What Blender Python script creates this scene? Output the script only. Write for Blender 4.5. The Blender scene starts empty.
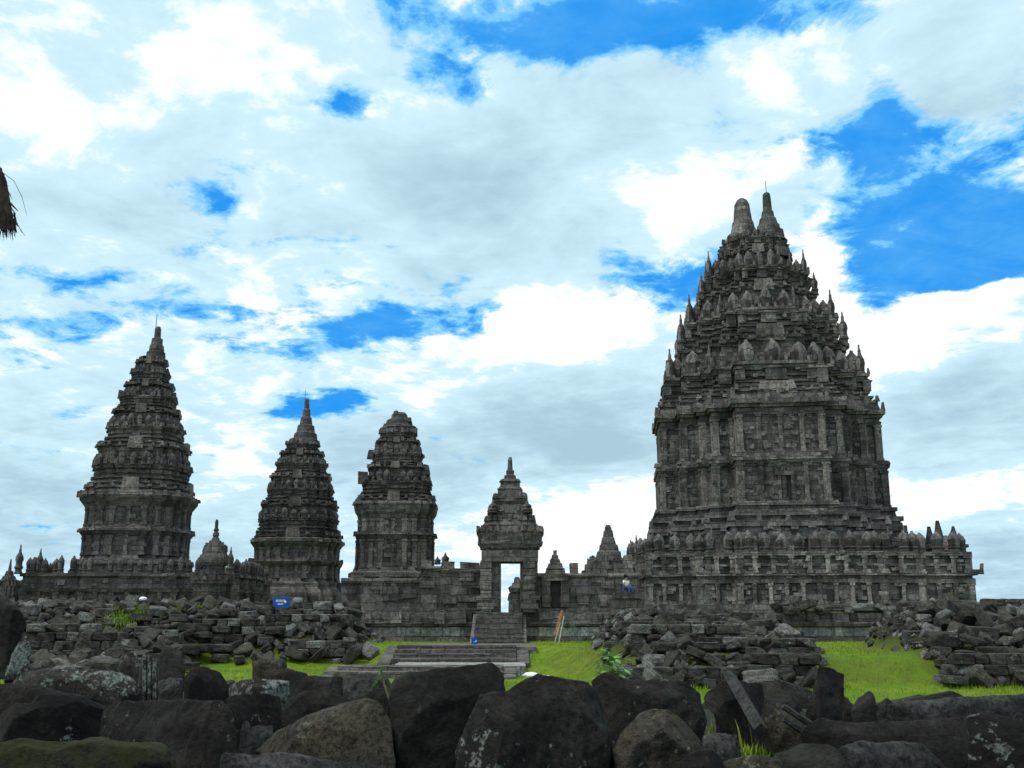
import bpy, bmesh, math, random
from mathutils import Vector, Matrix, noise as mn
R = math.radians
rnd = random.Random(11)
S = bpy.context.scene
COL = S.collection

# ------------------------------------------------------------------ camera
PITCH = R(12.95); FOC = 1000.0; EYE = 2.2
cd = bpy.data.cameras.new('camera'); cam = bpy.data.objects.new('camera', cd); COL.objects.link(cam)
cd.sensor_fit = 'HORIZONTAL'; cd.sensor_width = 36.0; cd.lens = 36.0*FOC/1024.0
cd.clip_start = 0.1; cd.clip_end = 8000
cam.location = (0, 0, EYE); cam.rotation_euler = (math.pi/2+PITCH, 0, 0)
S.camera = cam
cP, sP = math.cos(PITCH), math.sin(PITCH)
def at(px, py, Y):                      # point of the place seen at a pixel, at distance Y
    u = (px-512)/FOC; v = (384-py)/FOC
    t = Y/(cP-v*sP)
    return Vector((u*t, Y, EYE+(sP+v*cP)*t))
def zat(py, Y): return at(512, py, Y).z
def mpp(Y, z=2.2): return (Y*cP+(z-EYE)*sP)/FOC      # metres per pixel there
def azel(px, py):
    p = at(px, py, 1.0)-Vector((0, 0, EYE))
    return math.atan2(p.x, p.y), math.atan2(p.z, math.hypot(p.x, p.y))

# ------------------------------------------------------------------ view, sun, sky
S.view_settings.view_transform = 'Standard'; S.view_settings.look = 'None'
S.view_settings.exposure = 0.0; S.view_settings.gamma = 1.0; S.view_settings.use_curve_mapping = False
SUN_EL, SUN_AZ = R(60), R(-118)          # azimuth from +Y towards +X
sl = bpy.data.lights.new('sun', 'SUN'); sl.energy = 2.2; sl.angle = R(10); sl.color = (1, .96, .88)
so = bpy.data.objects.new('sun', sl); COL.objects.link(so)
sdir = Vector((math.sin(SUN_AZ)*math.cos(SUN_EL), math.cos(SUN_AZ)*math.cos(SUN_EL), math.sin(SUN_EL)))
so.rotation_euler = sdir.to_track_quat('Z', 'Y').to_euler(); so.location = (0, 0, 60)

W = bpy.data.worlds.new('World'); S.world = W; W.use_nodes = True
class NT:
    """small helper for node trees"""
    def __init__(s, t): s.t = t; s.n = t.nodes; s.l = t.links
    def set(s, sock, v):
        if isinstance(v, bpy.types.NodeSocket): s.l.new(v, sock)
        else:
            if sock.type == 'RGBA' and len(v) == 3: v = (*v, 1)
            sock.default_value = v
    def math(s, op, a, b=None, c=None, clamp=False):
        n = s.n.new('ShaderNodeMath'); n.operation = op; n.use_clamp = clamp
        for i, v in enumerate((a, b, c)):
            if v is not None: s.set(n.inputs[i], v)
        return n.outputs[0]
    def vec(s, op, a, b=None, sc=None):
        n = s.n.new('ShaderNodeVectorMath'); n.operation = op
        s.set(n.inputs[0], a)
        if b is not None: s.set(n.inputs[1], b)
        if sc is not None: s.set(n.inputs[3], sc)
        return n.outputs[1] if op in ('DOT_PRODUCT', 'LENGTH') else n.outputs[0]
    def mix(s, f, a, b, mode='MIX'):
        n = s.n.new('ShaderNodeMix'); n.data_type = 'RGBA'; n.blend_type = mode
        s.set(n.inputs[0], f); s.set(n.inputs[6], a); s.set(n.inputs[7], b)
        return n.outputs[2]
    def ramp(s, v, lo, hi, a=0.0, b=1.0, smooth=True):
        n = s.n.new('ShaderNodeMapRange'); n.interpolation_type = 'SMOOTHSTEP' if smooth else 'LINEAR'
        s.set(n.inputs[0], v)
        for i, x in zip((1, 2, 3, 4), (lo, hi, a, b)): s.set(n.inputs[i], x)
        return n.outputs[0]
    def noise(s, v, sc, det=4, rough=.5, dist=0.0, col=False):
        n = s.n.new('ShaderNodeTexNoise'); s.set(n.inputs['Vector'], v)
        n.inputs['Scale'].default_value = sc; n.inputs['Detail'].default_value = det
        n.inputs['Roughness'].default_value = rough; n.inputs['Distortion'].default_value = dist
        return n.outputs['Color' if col else 'Fac']
    def comb(s, x, y, z):
        n = s.n.new('ShaderNodeCombineXYZ')
        for i, v in enumerate((x, y, z)): s.set(n.inputs[i], v)
        return n.outputs[0]
    def sep(s, v):
        n = s.n.new('ShaderNodeSeparateXYZ'); s.set(n.inputs[0], v); return n.outputs

w = NT(W.node_tree); w.n.clear()
tc = w.n.new('ShaderNodeTexCoord').outputs['Generated']
sky = w.n.new('ShaderNodeTexSky'); sky.sky_type = 'NISHITA'; sky.sun_disc = False
sky.sun_elevation = SUN_EL; sky.sun_rotation = SUN_AZ; sky.air_density = 1.0; sky.dust_density = .3; sky.ozone_density = 3.0
dx, dy, dz = w.sep(tc)
# cloud layer coordinates: the flat layer seen from below, so clouds shrink towards the horizon
zz = w.math('ADD', w.math('MAXIMUM', dz, 0.0), .16)
P = w.comb(w.math('DIVIDE', dx, zz), w.math('DIVIDE', dy, zz), 0.0)
warp = w.vec('SUBTRACT', w.noise(P, 1.6, 6, .6, col=True), (.5, .5, .5))
wx, wy, wz = w.sep(warp)
az = w.math('ARCTAN2', dx, dy); el = w.math('ARCSINE', dz)
az = w.math('ADD', az, w.math('MULTIPLY', wx, .16)); el = w.math('ADD', el, w.math('MULTIPLY', wy, .12))
def blob(px, py, rx, ry, k=1.0):
    a, e = azel(px, py)
    X = w.math('MULTIPLY', w.math('SUBTRACT', az, a), 1000.0/rx)
    Y = w.math('MULTIPLY', w.math('SUBTRACT', el, e), 1000.0/ry)
    d = w.math('ADD', w.math('MULTIPLY', X, X), w.math('MULTIPLY', Y, Y))
    return w.math('MULTIPLY', w.math('EXPONENT', w.math('MULTIPLY', d, -1.0)), k)
def total(lst):
    r = lst[0]
    for b in lst[1:]: r = w.math('ADD', r, b)
    return r
holes = total([blob(*b) for b in (
    (450, 12, 150, 36, .56), (690, 8, 190, 30, .54), (440, 82, 60, 34, .55), (330, 118, 40, 18, .55), (560, 46, 70, 22, .5),
    (222, 192, 22, 24, .5), (395, 318, 78, 30, .78), (300, 330, 100, 26, .5), (50, 318, 60, 36, .52), (80, 265, 80, 12, .36),
    (345, 400, 34, 16, .62), (290, 400, 32, 16, .52), (880, 150, 120, 60, .55), (960, 232, 140, 50, .95), (648, 285, 60, 44, .55), (690, 310, 34, 60, .3),
    (880, 100, 40, 60, .45), (985, 262, 80, 24, .6), (810, 15, 80, 24, .45), (350, 262, 70, 20, .4), (620, 20, 90, 30, .35), (1010, 190, 50, 24, .35),
    (680, 110, 60, 20, .35), (580, 140, 30, 40, .25), (160, 300, 50, 16, .2))])
puffs = total([blob(*b) for b in (
    (815, 275, 26, 50, .9), (947, 284, 28, 11, 1.4), (1018, 283, 20, 9, 1.2), (520, 345, 70, 40, .6), (930, 340, 110, 34, .6), (130, 70, 200, 50, .22), (90, 110, 60, 18, .25), (230, 70, 70, 30, .2),
    (650, 170, 130, 60, .5), (780, 60, 60, 40, .4), (560, 525, 130, 48, .6), (380, 530, 60, 40, .4), (450, 400, 60, 40, .4), (960, 500, 90, 50, .5), (610, 330, 70, 50, .35), (240, 470, 40, 60, .35))])
n1 = w.noise(P, 2.6, 9, .62, .4)
n1s = w.noise(w.vec('ADD', P, (-.10, -.03, 0)), 2.6, 6, .62, .4); n3s = w.noise(w.vec('ADD', P, (-.035, -.012, 0)), 8.0, 6, .66, .3)
n2 = w.noise(w.vec('ADD', P, (7.3, 2.1, 0)), 1.1, 7, .55, .3)
n3 = w.noise(P, 8.0, 9, .66, .3)
dens = w.math('ADD', w.math('SUBTRACT', w.math('ADD', w.math('MULTIPLY', n1, 1.7), w.math('MULTIPLY', n3, 1.7)), w.math('MULTIPLY', holes, 1.0)), w.math('ADD', w.math('MULTIPLY', puffs, .6), -1.02))
cover = w.ramp(dens, -.06, .52)
# thick parts of the cloud seen from below are grey, thin parts and edges white
greys = total([blob(*b) for b in (
    (590, 438, 120, 44, .75), (400, 470, 120, 60, .35), (470, 200, 170, 60, .45), (40, 500, 130, 60, .45), (960, 400, 110, 50, .4), (630, 120, 110, 40, .25),
    (740, 60, 160, 50, .15), (100, 210, 130, 26, .25), (1000, 555, 90, 40, .6), (200, 560, 120, 30, .4), (930, 105, 110, 12, .3), (330, 430, 70, 30, .25))])
thick = w.math('ADD', w.math('MULTIPLY', n2, .8), w.math('ADD', w.math('MULTIPLY', w.math('SUBTRACT', n1, .5), .75), w.math('MULTIPLY', w.math('SUBTRACT', n3, .5), .25)))
thick = w.math('SUBTRACT', w.math('ADD', thick, greys), w.math('MULTIPLY', puffs, .55))
puffy = w.math('ADD', w.math('MULTIPLY', w.math('SUBTRACT', n1s, n1), 1.5), w.math('MULTIPLY', w.math('SUBTRACT', n3s, n3), .65))
thick = w.math('ADD', thick, puffy)
shade = w.ramp(thick, .12, 1.22)
ccol = w.mix(shade, (8.6, 11.9, 13.4), (5.1, 7.6, 9.1))
ccol = w.mix(w.ramp(shade, 0.0, .16), (13.2, 13.4, 13.5), ccol)
blue = w.mix(.92, w.mix(1.0, sky.outputs[0], (.35, 1.0, 1.9), 'MULTIPLY'), (.25, 4.1, 11.6))
veil = (2.6, 7.6, 12.6)       # thin cloud over blue
scol = w.mix(w.ramp(cover, .35, 1.0), w.mix(w.math('ADD', w.ramp(cover, .0, .5), w.ramp(w.math('ADD', w.math('MULTIPLY', n1, .5), w.math('MULTIPLY', n3, .6)), .40, .74, 0, .38), clamp=True), blue, veil), ccol)
bg = w.n.new('ShaderNodeBackground'); w.l.new(scol, bg.inputs[0]); bg.inputs[1].default_value = .08
wo = w.n.new('ShaderNodeOutputWorld'); w.l.new(bg.outputs[0], wo.inputs[0])

# ------------------------------------------------------------------ materials
def newmat(name):
    m = bpy.data.materials.new(name); m.use_nodes = True
    t = NT(m.node_tree); t.n.clear()
    b = t.n.new('ShaderNodeBsdfPrincipled'); o = t.n.new('ShaderNodeOutputMaterial'); t.l.new(b.outputs[0], o.inputs[0])
    b.inputs['Roughness'].default_value = .92
    b.inputs['Specular IOR Level'].default_value = .25
    return m, t, b
def bump(t, b, h, strength=.6, dist=.05):
    n = t.n.new('ShaderNodeBump'); n.inputs['Strength'].default_value = strength; n.inputs['Distance'].default_value = dist
    t.l.new(h, n.inputs['Height']); t.l.new(n.outputs[0], b.inputs['Normal'])

def masonry(name, c1, c2, bw=.75, bh=.34, stain=.6, lichen=.35, pale=(.37, .36, .34), warm=(.20, .155, .13), tint=1.0):
    """weathered andesite blocks: each block its own grey, black streaks, pale lichen"""
    m, t, b = newmat(name)
    tco = t.n.new('ShaderNodeTexCoord').outputs['Object']
    x, y, z = t.sep(tco)
    wob = t.noise(tco, .9, 2, .5)
    u = t.math('ADD', t.math('ADD', x, y), 0.0)
    v = t.math('ADD', z, t.math('MULTIPLY', wob, .34))
    br = t.n.new('ShaderNodeTexBrick'); t.l.new(t.comb(u, v, 0.0), br.inputs['Vector'])
    br.inputs['Scale'].default_value = 1.0; br.inputs['Brick Width'].default_value = bw; br.inputs['Row Height'].default_value = bh
    br.inputs['Mortar Size'].default_value = .013; br.inputs['Mortar Smooth'].default_value = .35; br.inputs['Bias'].default_value = -.1
    br.offset = .5; br.squash = .7; br.squash_frequency = 3
    t.set(br.inputs['Color1'], c1); t.set(br.inputs['Color2'], c2); t.set(br.inputs['Mortar'], tuple(.22*q for q in c1))
    col = br.outputs['Color']; fac = br.outputs['Fac']
    hue = t.noise(t.vec('MULTIPLY', tco, (1, 1, 1.7)), .85, 4, .6)
    col = t.mix(t.ramp(hue, .48, .72, 0, .55), col, warm)
    cool = t.noise(t.vec('ADD', tco, (9, 4, 2)), .6, 4, .6)
    col = t.mix(t.ramp(cool, .5, .75, 0, .45), col, (.15, .142, .134))
    st = t.noise(t.vec('MULTIPLY', tco, (1.3, 1.3, .38)), .8, 6, .62)
    col = t.mix(t.ramp(st, .44, .66, 0, stain), col, (.022, .021, .021))
    fine = t.noise(tco, 5.5, 5, .7)
    col = t.mix(t.ramp(fine, .3, .7, .75, 0), col, (.035, .033, .032))
    li = t.noise(t.vec('ADD', tco, (3, 8, 1)), 2.1, 7, .68)
    col = t.mix(t.ramp(li, .60, .70, 0, lichen), col, pale)
    oi = t.n.new('ShaderNodeObjectInfo').outputs['Random']
    col = t.mix(1.0, col, t.comb(*[t.ramp(oi, 0, 1, .78*tint, 1.22*tint)]*3), 'MULTIPLY')
    t.l.new(col, b.inputs['Base Color'])
    h = t.math('ADD', t.math('MULTIPLY', fac, -1.2), t.math('MULTIPLY', t.noise(tco, 3.2, 6, .65), 1.0))
    bump(t, b, h, .9, .09)
    return m
TEMPLE = masonry('temple_stone', (.104, .095, .092), (.335, .308, .29), .95, .40, stain=.75)
TOWER = masonry('tower_stone', (.092, .080, .077), (.25, .221, .207), .85, .38, stain=.65, lichen=.22)
WALLM = masonry('wall_stone', (.135, .117, .106), (.32, .285, .255), .85, .42, stain=.7, lichen=.4)
PALE = masonry('pale_wall_stone', (.36, .35, .315), (.54, .53, .47), 1.1, .6, stain=.28, lichen=.5, pale=(.5, .5, .44))
STEP = masonry('step_stone', (.16, .145, .13), (.26, .235, .21), .7, .22, stain=.4, lichen=.45)

TEMPLE_L = masonry('temple_pale_stone', (.27, .24, .215), (.46, .415, .37), .9, 1.1, stain=.6, lichen=.5)
TOWER_L = masonry('tower_pale_stone', (.185, .155, .14), (.33, .28, .25), .9, .9, stain=.6, lichen=.3)
TT = (TEMPLE, TEMPLE_L); TW = (TOWER, TOWER_L)
def rockmat(name, c1, c2, lich=.3, moss=0.0, pale=(.30, .33, .29), lsc=1.0):
    m, t, b = newmat(name)
    tco = t.n.new('ShaderNodeTexCoord').outputs['Object']
    oi = t.n.new('ShaderNodeObjectInfo').outputs['Random']
    p = t.vec('ADD', tco, t.comb(t.math('MULTIPLY', oi, 37.0), t.math('MULTIPLY', oi, 11.0), oi))
    n = t.noise(p, 3.2, 8, .68)
    col = t.mix(t.ramp(n, .36, .64), c1, tuple(1.35*q for q in c2))
    n2 = t.noise(p, 26.0, 5, .75)
    col = t.mix(t.ramp(n2, .38, .58, .8, 0), col, (.007, .006, .0055))
    g = t.noise(t.vec('ADD', p, (5, 5, 5)), 2.4, 6, .7)
    col = t.mix(t.ramp(g, .50, .66, 0, .55), col, (.066, .066, .058))
    l1 = t.noise(t.vec('ADD', p, (2, 1, 9)), 2.2*lsc, 3, .5)
    l2 = t.noise(t.vec('ADD', p, (8, 1, 3)), 17.0*lsc, 5, .65)
    lm = t.math('ADD', t.math('MULTIPLY', l1, .55), t.math('MULTIPLY', l2, .75))
    th = .86-.32*lich
    col = t.mix(t.ramp(lm, th, th+.05, 0, .85), col, t.mix(t.ramp(t.noise(p, 33, 5, .75), .35, .65), tuple(.22*q for q in pale), tuple(1.25*q for q in pale)))
    vo = t.n.new('ShaderNodeTexVoronoi'); t.l.new(t.vec('ADD', p, t.vec('MULTIPLY', t.noise(p, 14, 3, .6, col=True), (.12, .12, .12))), vo.inputs['Vector']); vo.inputs['Scale'].default_value = 7.5*lsc; vo.inputs['Randomness'].default_value = 1
    spot = t.math('MULTIPLY', t.ramp(vo.outputs['Distance'], .10, .17, 1, 0), t.ramp(t.noise(p, 1.7, 3, .6), .5, .62))
    col = t.mix(t.math('MULTIPLY', spot, min(1, lich*1.2)), col, (.34, .37, .31))
    if moss:
        mo = t.noise(t.vec('ADD', p, (1, 7, 4)), 4.5, 6, .65)
        gz = t.sep(t.n.new('ShaderNodeNewGeometry').outputs['Normal'])[2]
        mk = t.math('MULTIPLY', t.ramp(t.math('ADD', mo, t.math('MULTIPLY', gz, .22)), .46, .66), moss)
        col = t.mix(mk, col, t.mix(t.noise(p, 30, 4), (.022, .028, .004), (.060, .066, .008)))
    t.l.new(col, b.inputs['Base Color'])
    h = t.math('ADD', t.noise(p, 7, 9, .72), t.math('MULTIPLY', t.noise(p, 45, 5, .7), .28))
    bump(t, b, h, 1.0, .08)
    return m
R_DARK = rockmat('dark_basalt', (.009, .0075, .0065), (.028, .0225, .019), .10)
R_SPOT = rockmat('spotted_basalt', (.011, .009, .0075), (.031, .025, .021), .27)
R_LICH = rockmat('lichen_basalt', (.026, .022, .019), (.06, .050, .043), .66, pale=(.27, .31, .28))
R_BROWN = rockmat('brown_basalt', (.036, .029, .020), (.085, .070, .048), .36, pale=(.17, .17, .12), lsc=1.6)
R_GREY = rockmat('grey_basalt', (.034, .034, .032), (.078, .078, .073), .12)
R_MOSS = rockmat('mossy_basalt', (.016, .014, .010), (.04, .034, .022), .1, moss=.6)
B_DARK = rockmat('rubble_dark', (.022, .0195, .018), (.058, .051, .047), .25, moss=.18)
B_MID = rockmat('rubble_grey', (.044, .040, .037), (.105, .096, .088), .36, moss=.26)
B_PALE = rockmat('rubble_pale', (.10, .096, .09), (.20, .195, .18), .5)

def plain(name, col, rough=.6, var=.25, sc=6.0):
    m, t, b = newmat(name)
    tco = t.n.new('ShaderNodeTexCoord').outputs['Object']
    n = t.noise(tco, sc, 5, .6)
    t.l.new(t.mix(t.ramp(n, .3, .7), tuple(c*(1-var) for c in col), tuple(c*(1+var) for c in col)), b.inputs['Base Color'])
    b.inputs['Roughness'].default_value = rough
    return m
OPENSHADE = plain('painted_opening_shade', (.032, .031, .030), .95)  # shade inside niches and window, painted as a dark colour on solid boxes
BLUE = plain('blue_sign_paint', (.008, .075, .36), .5, .1); SIGNWHITE = plain('white_sign_paint', (.55, .62, .75), .5, .08)
WHITE = plain('white_paint', (.75, .75, .74), .6, .06); ORANGE = plain('orange_timber', (.32, .13, .055), .7, .35, 9)
STEEL = plain('weathered_metal_pole', (.12, .15, .15), .5, .3); PALEWOOD = plain('pale_pole', (.40, .39, .33), .7, .2)
STRAW = plain('dry_thatch', (.040, .028, .022), .9, .5, 22); LEAF = plain('broad_green_leaf', (.11, .26, .035), .5, .35, 8); TWIG = plain('twig_bark', (.12, .10, .05), .8, .2)
TREELEAF = plain('tree_leaf', (.05, .11, .02), .6, .4, 5)
SKIN = plain('skin', (.28, .16, .10), .6, .05); HAIR = plain('dark_hair', (.012, .010, .009), .5, .1); DENIM = plain('blue_cloth', (.025, .075, .22), .8, .15)
ROD = plain('iron_rod', (.05, .05, .05), .5, .1); PINK = plain('orange_cloth', (.75, .30, .17), .7, .1)

gm, t, b = newmat('lawn_and_soil')
gp = t.n.new('ShaderNodeNewGeometry').outputs['Position']
g1 = t.noise(gp, .35, 5, .6); g2 = t.noise(gp, 2.2, 6, .65); g3 = t.noise(gp, 16, 4, .7)
gc = t.mix(t.ramp(g1, .35, .65), (.095, .195, .004), (.205, .26, .006))
gc = t.mix(t.ramp(g2, .42, .70, 0, .75), gc, (.055, .135, .004))
slp = t.sep(t.n.new('ShaderNodeNewGeometry').outputs['Normal'])[2]
gc = t.mix(t.math('MULTIPLY', t.ramp(slp, .985, .94), t.ramp(g2, .35, .6, .2, .8)), gc, (.105, .115, .012))
gc = t.mix(t.ramp(g3, .4, .7, 0, .45), gc, (.16, .27, .008))
gc = t.mix(t.ramp(t.noise(t.vec('ADD', gp, (40, 3, 0)), .8, 6, .7), .56, .70, 0, .8), gc, (.19, .175, .05))
so_ = t.n.new('ShaderNodeAttribute'); so_.attribute_name = 'soil'
soil = t.mix(t.ramp(g3, .3, .7), (.010, .009, .007), (.034, .030, .023))
soil = t.mix(t.ramp(g2, .52, .66, 0, .5), soil, (.05, .075, .010))
gc = t.mix(so_.outputs['Fac'], gc, soil)
t.l.new(gc, b.inputs['Base Color']); bump(t, b, t.math('ADD', g3, g2), .8, .12)
LAWN = gm
bm_, t, b = newmat('grass_blade')
gp = t.n.new('ShaderNodeNewGeometry').outputs['Position']
t.l.new(t.mix(t.ramp(t.noise(gp, 1.1, 4, .6), .35, .65), t.mix(t.ramp(t.noise(gp, 23, 2), .4, .6), (.11, .21, .004), (.19, .30, .007)), t.mix(t.ramp(t.noise(gp, 19, 2), .4, .6), (.14, .20, .006), (.22, .25, .02))), b.inputs['Base Color'])
b.inputs['Roughness'].default_value = .6
BLADE = bm_

# ------------------------------------------------------------------ mesh helpers
def tag(o, label=None, cat=None, group=None, kind=None):
    if label: o['label'] = label
    if cat: o['category'] = cat
    if group: o['group'] = group
    if kind: o['kind'] = kind
    return o
def empty(name, loc, rz=0.0):
    o = bpy.data.objects.new(name, None); COL.objects.link(o); o.location = loc; o.rotation_euler = (0, 0, rz); o.empty_display_size = .3
    return o
class MB:
    def __init__(s): s.v = []; s.f = []; s.mi = []; s.cur = 0
    def add(s, vs, fs):
        k = len(s.v); s.v += [tuple(p) for p in vs]; s.f += [tuple(i+k for i in f) for f in fs]; s.mi += [s.cur]*len(fs)
    def box(s, c, d, rz=0.0, jit=0.0, top=1.0):
        hx, hy, hz = d[0]/2, d[1]/2, d[2]/2; ca, sa = math.cos(rz), math.sin(rz); vs = []
        for z, k in ((-hz, 1.0), (hz, top)):
            for x, y in ((-hx, -hy), (hx, -hy), (hx, hy), (-hx, hy)):
                x, y = x*k, y*k
                vs.append((c[0]+x*ca-y*sa+rnd.uniform(-jit, jit), c[1]+x*sa+y*ca+rnd.uniform(-jit, jit), c[2]+z+rnd.uniform(-jit, jit)))
        s.add(vs, [(3, 2, 1, 0), (4, 5, 6, 7), (0, 1, 5, 4), (1, 2, 6, 5), (2, 3, 7, 6), (3, 0, 4, 7)])
    def bar(s, a, b, r, n=6, r2=None):
        a, b = Vector(a), Vector(b); q = (b-a).to_track_quat('Z', 'Y'); r2 = r if r2 is None else r2
        vs = [a+q@Vector((r*math.cos(6.2832*i/n), r*math.sin(6.2832*i/n), 0)) for i in range(n)]
        vs += [b+q@Vector((r2*math.cos(6.2832*i/n), r2*math.sin(6.2832*i/n), 0)) for i in range(n)]
        s.add(vs, [(i, (i+1) % n, n+(i+1) % n, n+i) for i in range(n)]+[tuple(range(n))[::-1], tuple(range(n, 2*n))])
    def lathe(s, prof, c=(0, 0, 0), n=10, jit=0.0, rib=0.0):
        vs = []
        for r, z in prof:
            r0 = r
            for i in range(n):
                a = 6.2832*i/n
                if rib: r = r0*(1+rib*(1 if i % 2 else -1))
                vs.append((c[0]+r*math.cos(a)+rnd.uniform(-jit, jit), c[1]+r*math.sin(a)+rnd.uniform(-jit, jit), c[2]+z))
        fs = []
        for k in range(len(prof)-1):
            for i in range(n):
                j = (i+1) % n; fs.append((k*n+i, k*n+j, (k+1)*n+j, (k+1)*n+i))
        fs += [tuple(range(n))[::-1], tuple(range((len(prof)-1)*n, len(prof)*n))]
        s.add(vs, fs)
    def rings(s, rings, jit=0.0, cap=True):
        n = len(rings[0]); vs = []
        for rg in rings: vs += rg
        if jit: vs = [(x+rnd.uniform(-jit, jit), y+rnd.uniform(-jit, jit), z+rnd.uniform(-jit, jit)*.7) for x, y, z in vs]
        fs = []
        for k in range(len(rings)-1):
            for i in range(n):
                j = (i+1) % n; fs.append((k*n+i, k*n+j, (k+1)*n+j, (k+1)*n+i))
        if cap: fs += [tuple(range(n))[::-1], tuple(range((len(rings)-1)*n, len(rings)*n))]
        s.add(vs, fs)
    def mesh(s, name, mat, smooth=False):
        me = bpy.data.meshes.new(name); me.from_pydata(s.v, [], s.f)
        for q in (mat if isinstance(mat, tuple) else (mat,)): me.materials.append(q)
        if isinstance(mat, tuple): me.polygons.foreach_set('material_index', s.mi)
        if smooth: me.polygons.foreach_set('use_smooth', [True]*len(me.polygons))
        me.update(); return me
    def build(s, name, mat, parent=None, smooth=False, loc=None):
        o = bpy.data.objects.new(name, s.mesh(name, mat, smooth)); COL.objects.link(o)
        if parent is not None: o.parent = parent
        if loc is not None: o.location = loc
        return o
def inst(name, me, parent, loc, sc=(1, 1, 1), rot=(0, 0, 0)):
    o = bpy.data.objects.new(name, me); COL.objects.link(o); o.parent = parent; o.location = loc; o.scale = sc; o.rotation_euler = rot
    return o

# plan of a temple: square with stepped projections on the four sides
def plan(e, q=.78, s1=(.62, .9), s2=(.36, 1.0), off=0.0, seg=1.1):
    a = q*e+off; w1, x1 = s1[0]*e+off, s1[1]*e+off; w2, x2 = s2[0]*e+off, s2[1]*e+off
    side = [(-a, -a), (-w1, -a), (-w1, -x1), (-w2, -x1), (-w2, -x2), (w2, -x2), (w2, -x1), (w1, -x1), (w1, -a)]
    pts = []
    for k in range(4):
        c, s_ = (1, 0, -1, 0)[k], (0, 1, 0, -1)[k]
        pts += [(x*c-y*s_, x*s_+y*c) for x, y in side]
    return pts
def refine(pts, ref, seg):
    out = []
    n = len(pts)
    for i in range(n):
        p, q = pts[i], pts[(i+1) % n]; a, b_ = ref[i], ref[(i+1) % n]
        k = max(1, int(math.hypot(b_[0]-a[0], b_[1]-a[1])/seg))
        for j in range(k): out.append((p[0]+(q[0]-p[0])*j/k, p[1]+(q[1]-p[1])*j/k))
    return out
def stack(mb, prof, kw, seg=1.0, jit=.02):
    """prof: list of (z, extent, offset) rings; one solid"""
    ref = plan(prof[0][1], **kw)
    rg = []
    for z, e, off in prof:
        rg.append([(x, y, z) for x, y in refine(plan(e, off=off, **kw), ref, seg)])
    mb.rings(rg, jit)
def edges(e, kw, off=0.0):
    p = plan(e, off=off, **kw); n = len(p); out = []
    for i in range(n):
        a, b_ = p[i], p[(i+1) % n]; L = math.hypot(b_[0]-a[0], b_[1]-a[1])
        if L < 1e-4: continue
        t_ = ((b_[0]-a[0])/L, (b_[1]-a[1])/L); nn = (t_[1], -t_[0])
        out.append((a, b_, L, t_, nn))
    return out
def teeth(mb, e, kw, z, h, step, off=0.0, prob=.8):
    """antefix-like upright stones along a ledge"""
    for a, b_, L, t_, nn in edges(e, kw, off):
        k = max(1, int(L/step))
        for j in range(k+1):
            if rnd.random() > prob: continue
            f = j/k if k else .5
            hh = h*rnd.uniform(.45, 1.15)*(1.35 if j in (0, k) else 1)
            x, y = a[0]+(b_[0]-a[0])*f-nn[0]*.15, a[1]+(b_[1]-a[1])*f-nn[1]*.15
            mb.box((x, y, z+hh/2-.03), (step*rnd.uniform(.35, .6), step*rnd.uniform(.35, .5), hh), math.atan2(t_[1], t_[0]), .03, rnd.uniform(.35, .8))
def pilasters(mb, e, kw, z0, z1, step, d=.14, wd=.32):
    for a, b_, L, t_, nn in edges(e, kw):
        if L < .6: continue
        k = max(1, round(L/step)); rz = math.atan2(t_[1], t_[0])
        for j in range(k+1):
            f = min(max(j/k, .5*wd/L), 1-.5*wd/L); ww = wd*(1.25 if j in (0, k) else .85)
            x, y = a[0]+(b_[0]-a[0])*f, a[1]+(b_[1]-a[1])*f; mb.cur = 1 if rnd.random() < .55 else 0
            mb.box((x+nn[0]*d*.4, y+nn[1]*d*.4, (z0+z1)/2), (ww, d*1.2, z1-z0), rz, .012)
            for zc in (z0+.1, z1-.1): mb.box((x+nn[0]*d*.5, y+nn[1]*d*.5, zc), (ww*1.35, d*1.5, .2), rz, .012)
    mb.cur = 0
def relief(mb, e, kw, z0, z1, dens, off=0.0, dep=.10):
    for a, b_, L, t_, nn in edges(e, kw, off):
        rz = math.atan2(t_[1], t_[0])
        for _ in range(int(L*(z1-z0)*dens)):
            f = rnd.random(); z = rnd.uniform(z0, z1); d = rnd.uniform(.3, 1)*dep
            x, y = a[0]+(b_[0]-a[0])*f, a[1]+(b_[1]-a[1])*f; mb.cur = 1 if rnd.random() < .3 else 0
            mb.box((x+nn[0]*d*.3, y+nn[1]*d*.3, z), (rnd.uniform(.25, .7), d*1.4+.1, rnd.uniform(.2, .38)), rz, .02)
    mb.cur = 0
# finials ("ratna"): bell on a round base, several weathered variants of unit height 1 and unit radius 1
BELL = [(.98, 0), (1.0, .06), (.86, .09), (.84, .16), (1.02, .19), (1.0, .24), (.80, .28), (.84, .36), (.96, .50), (.97, .62), (.88, .74), (.66, .85), (.36, .92), (.26, .95), (.20, 1.0), (.05, 1.02)]
PINN = [(.95, 0), (1.0, .05), (.8, .08), (.78, .16), (1.0, .2), (.98, .26), (.74, .29), (.76, .40), (.86, .50), (.80, .60), (.58, .68), (.36, .74), (.28, .80), (.33, .83), (.20, .87), (.15, .98), (.05, 1.0)]
def variants(name, prof, mat, k, n=16):
    out = []
    for i in range(k):
        m = MB(); m.lathe([(r*rnd.uniform(.92, 1.06), z*rnd.uniform(.985, 1.015)) for r, z in prof], n=n, jit=.03, rib=.05); out.append(m.mesh(name, mat))
    return out
BELLS = variants('ratna', BELL, TEMPLE, 4); PINNS = variants('pinnacle', PINN, TEMPLE, 3)
BELLT = variants('ratna', BELL, TOWER, 4); PINNT = variants('pinnacle', PINN, TOWER, 3)

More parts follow.
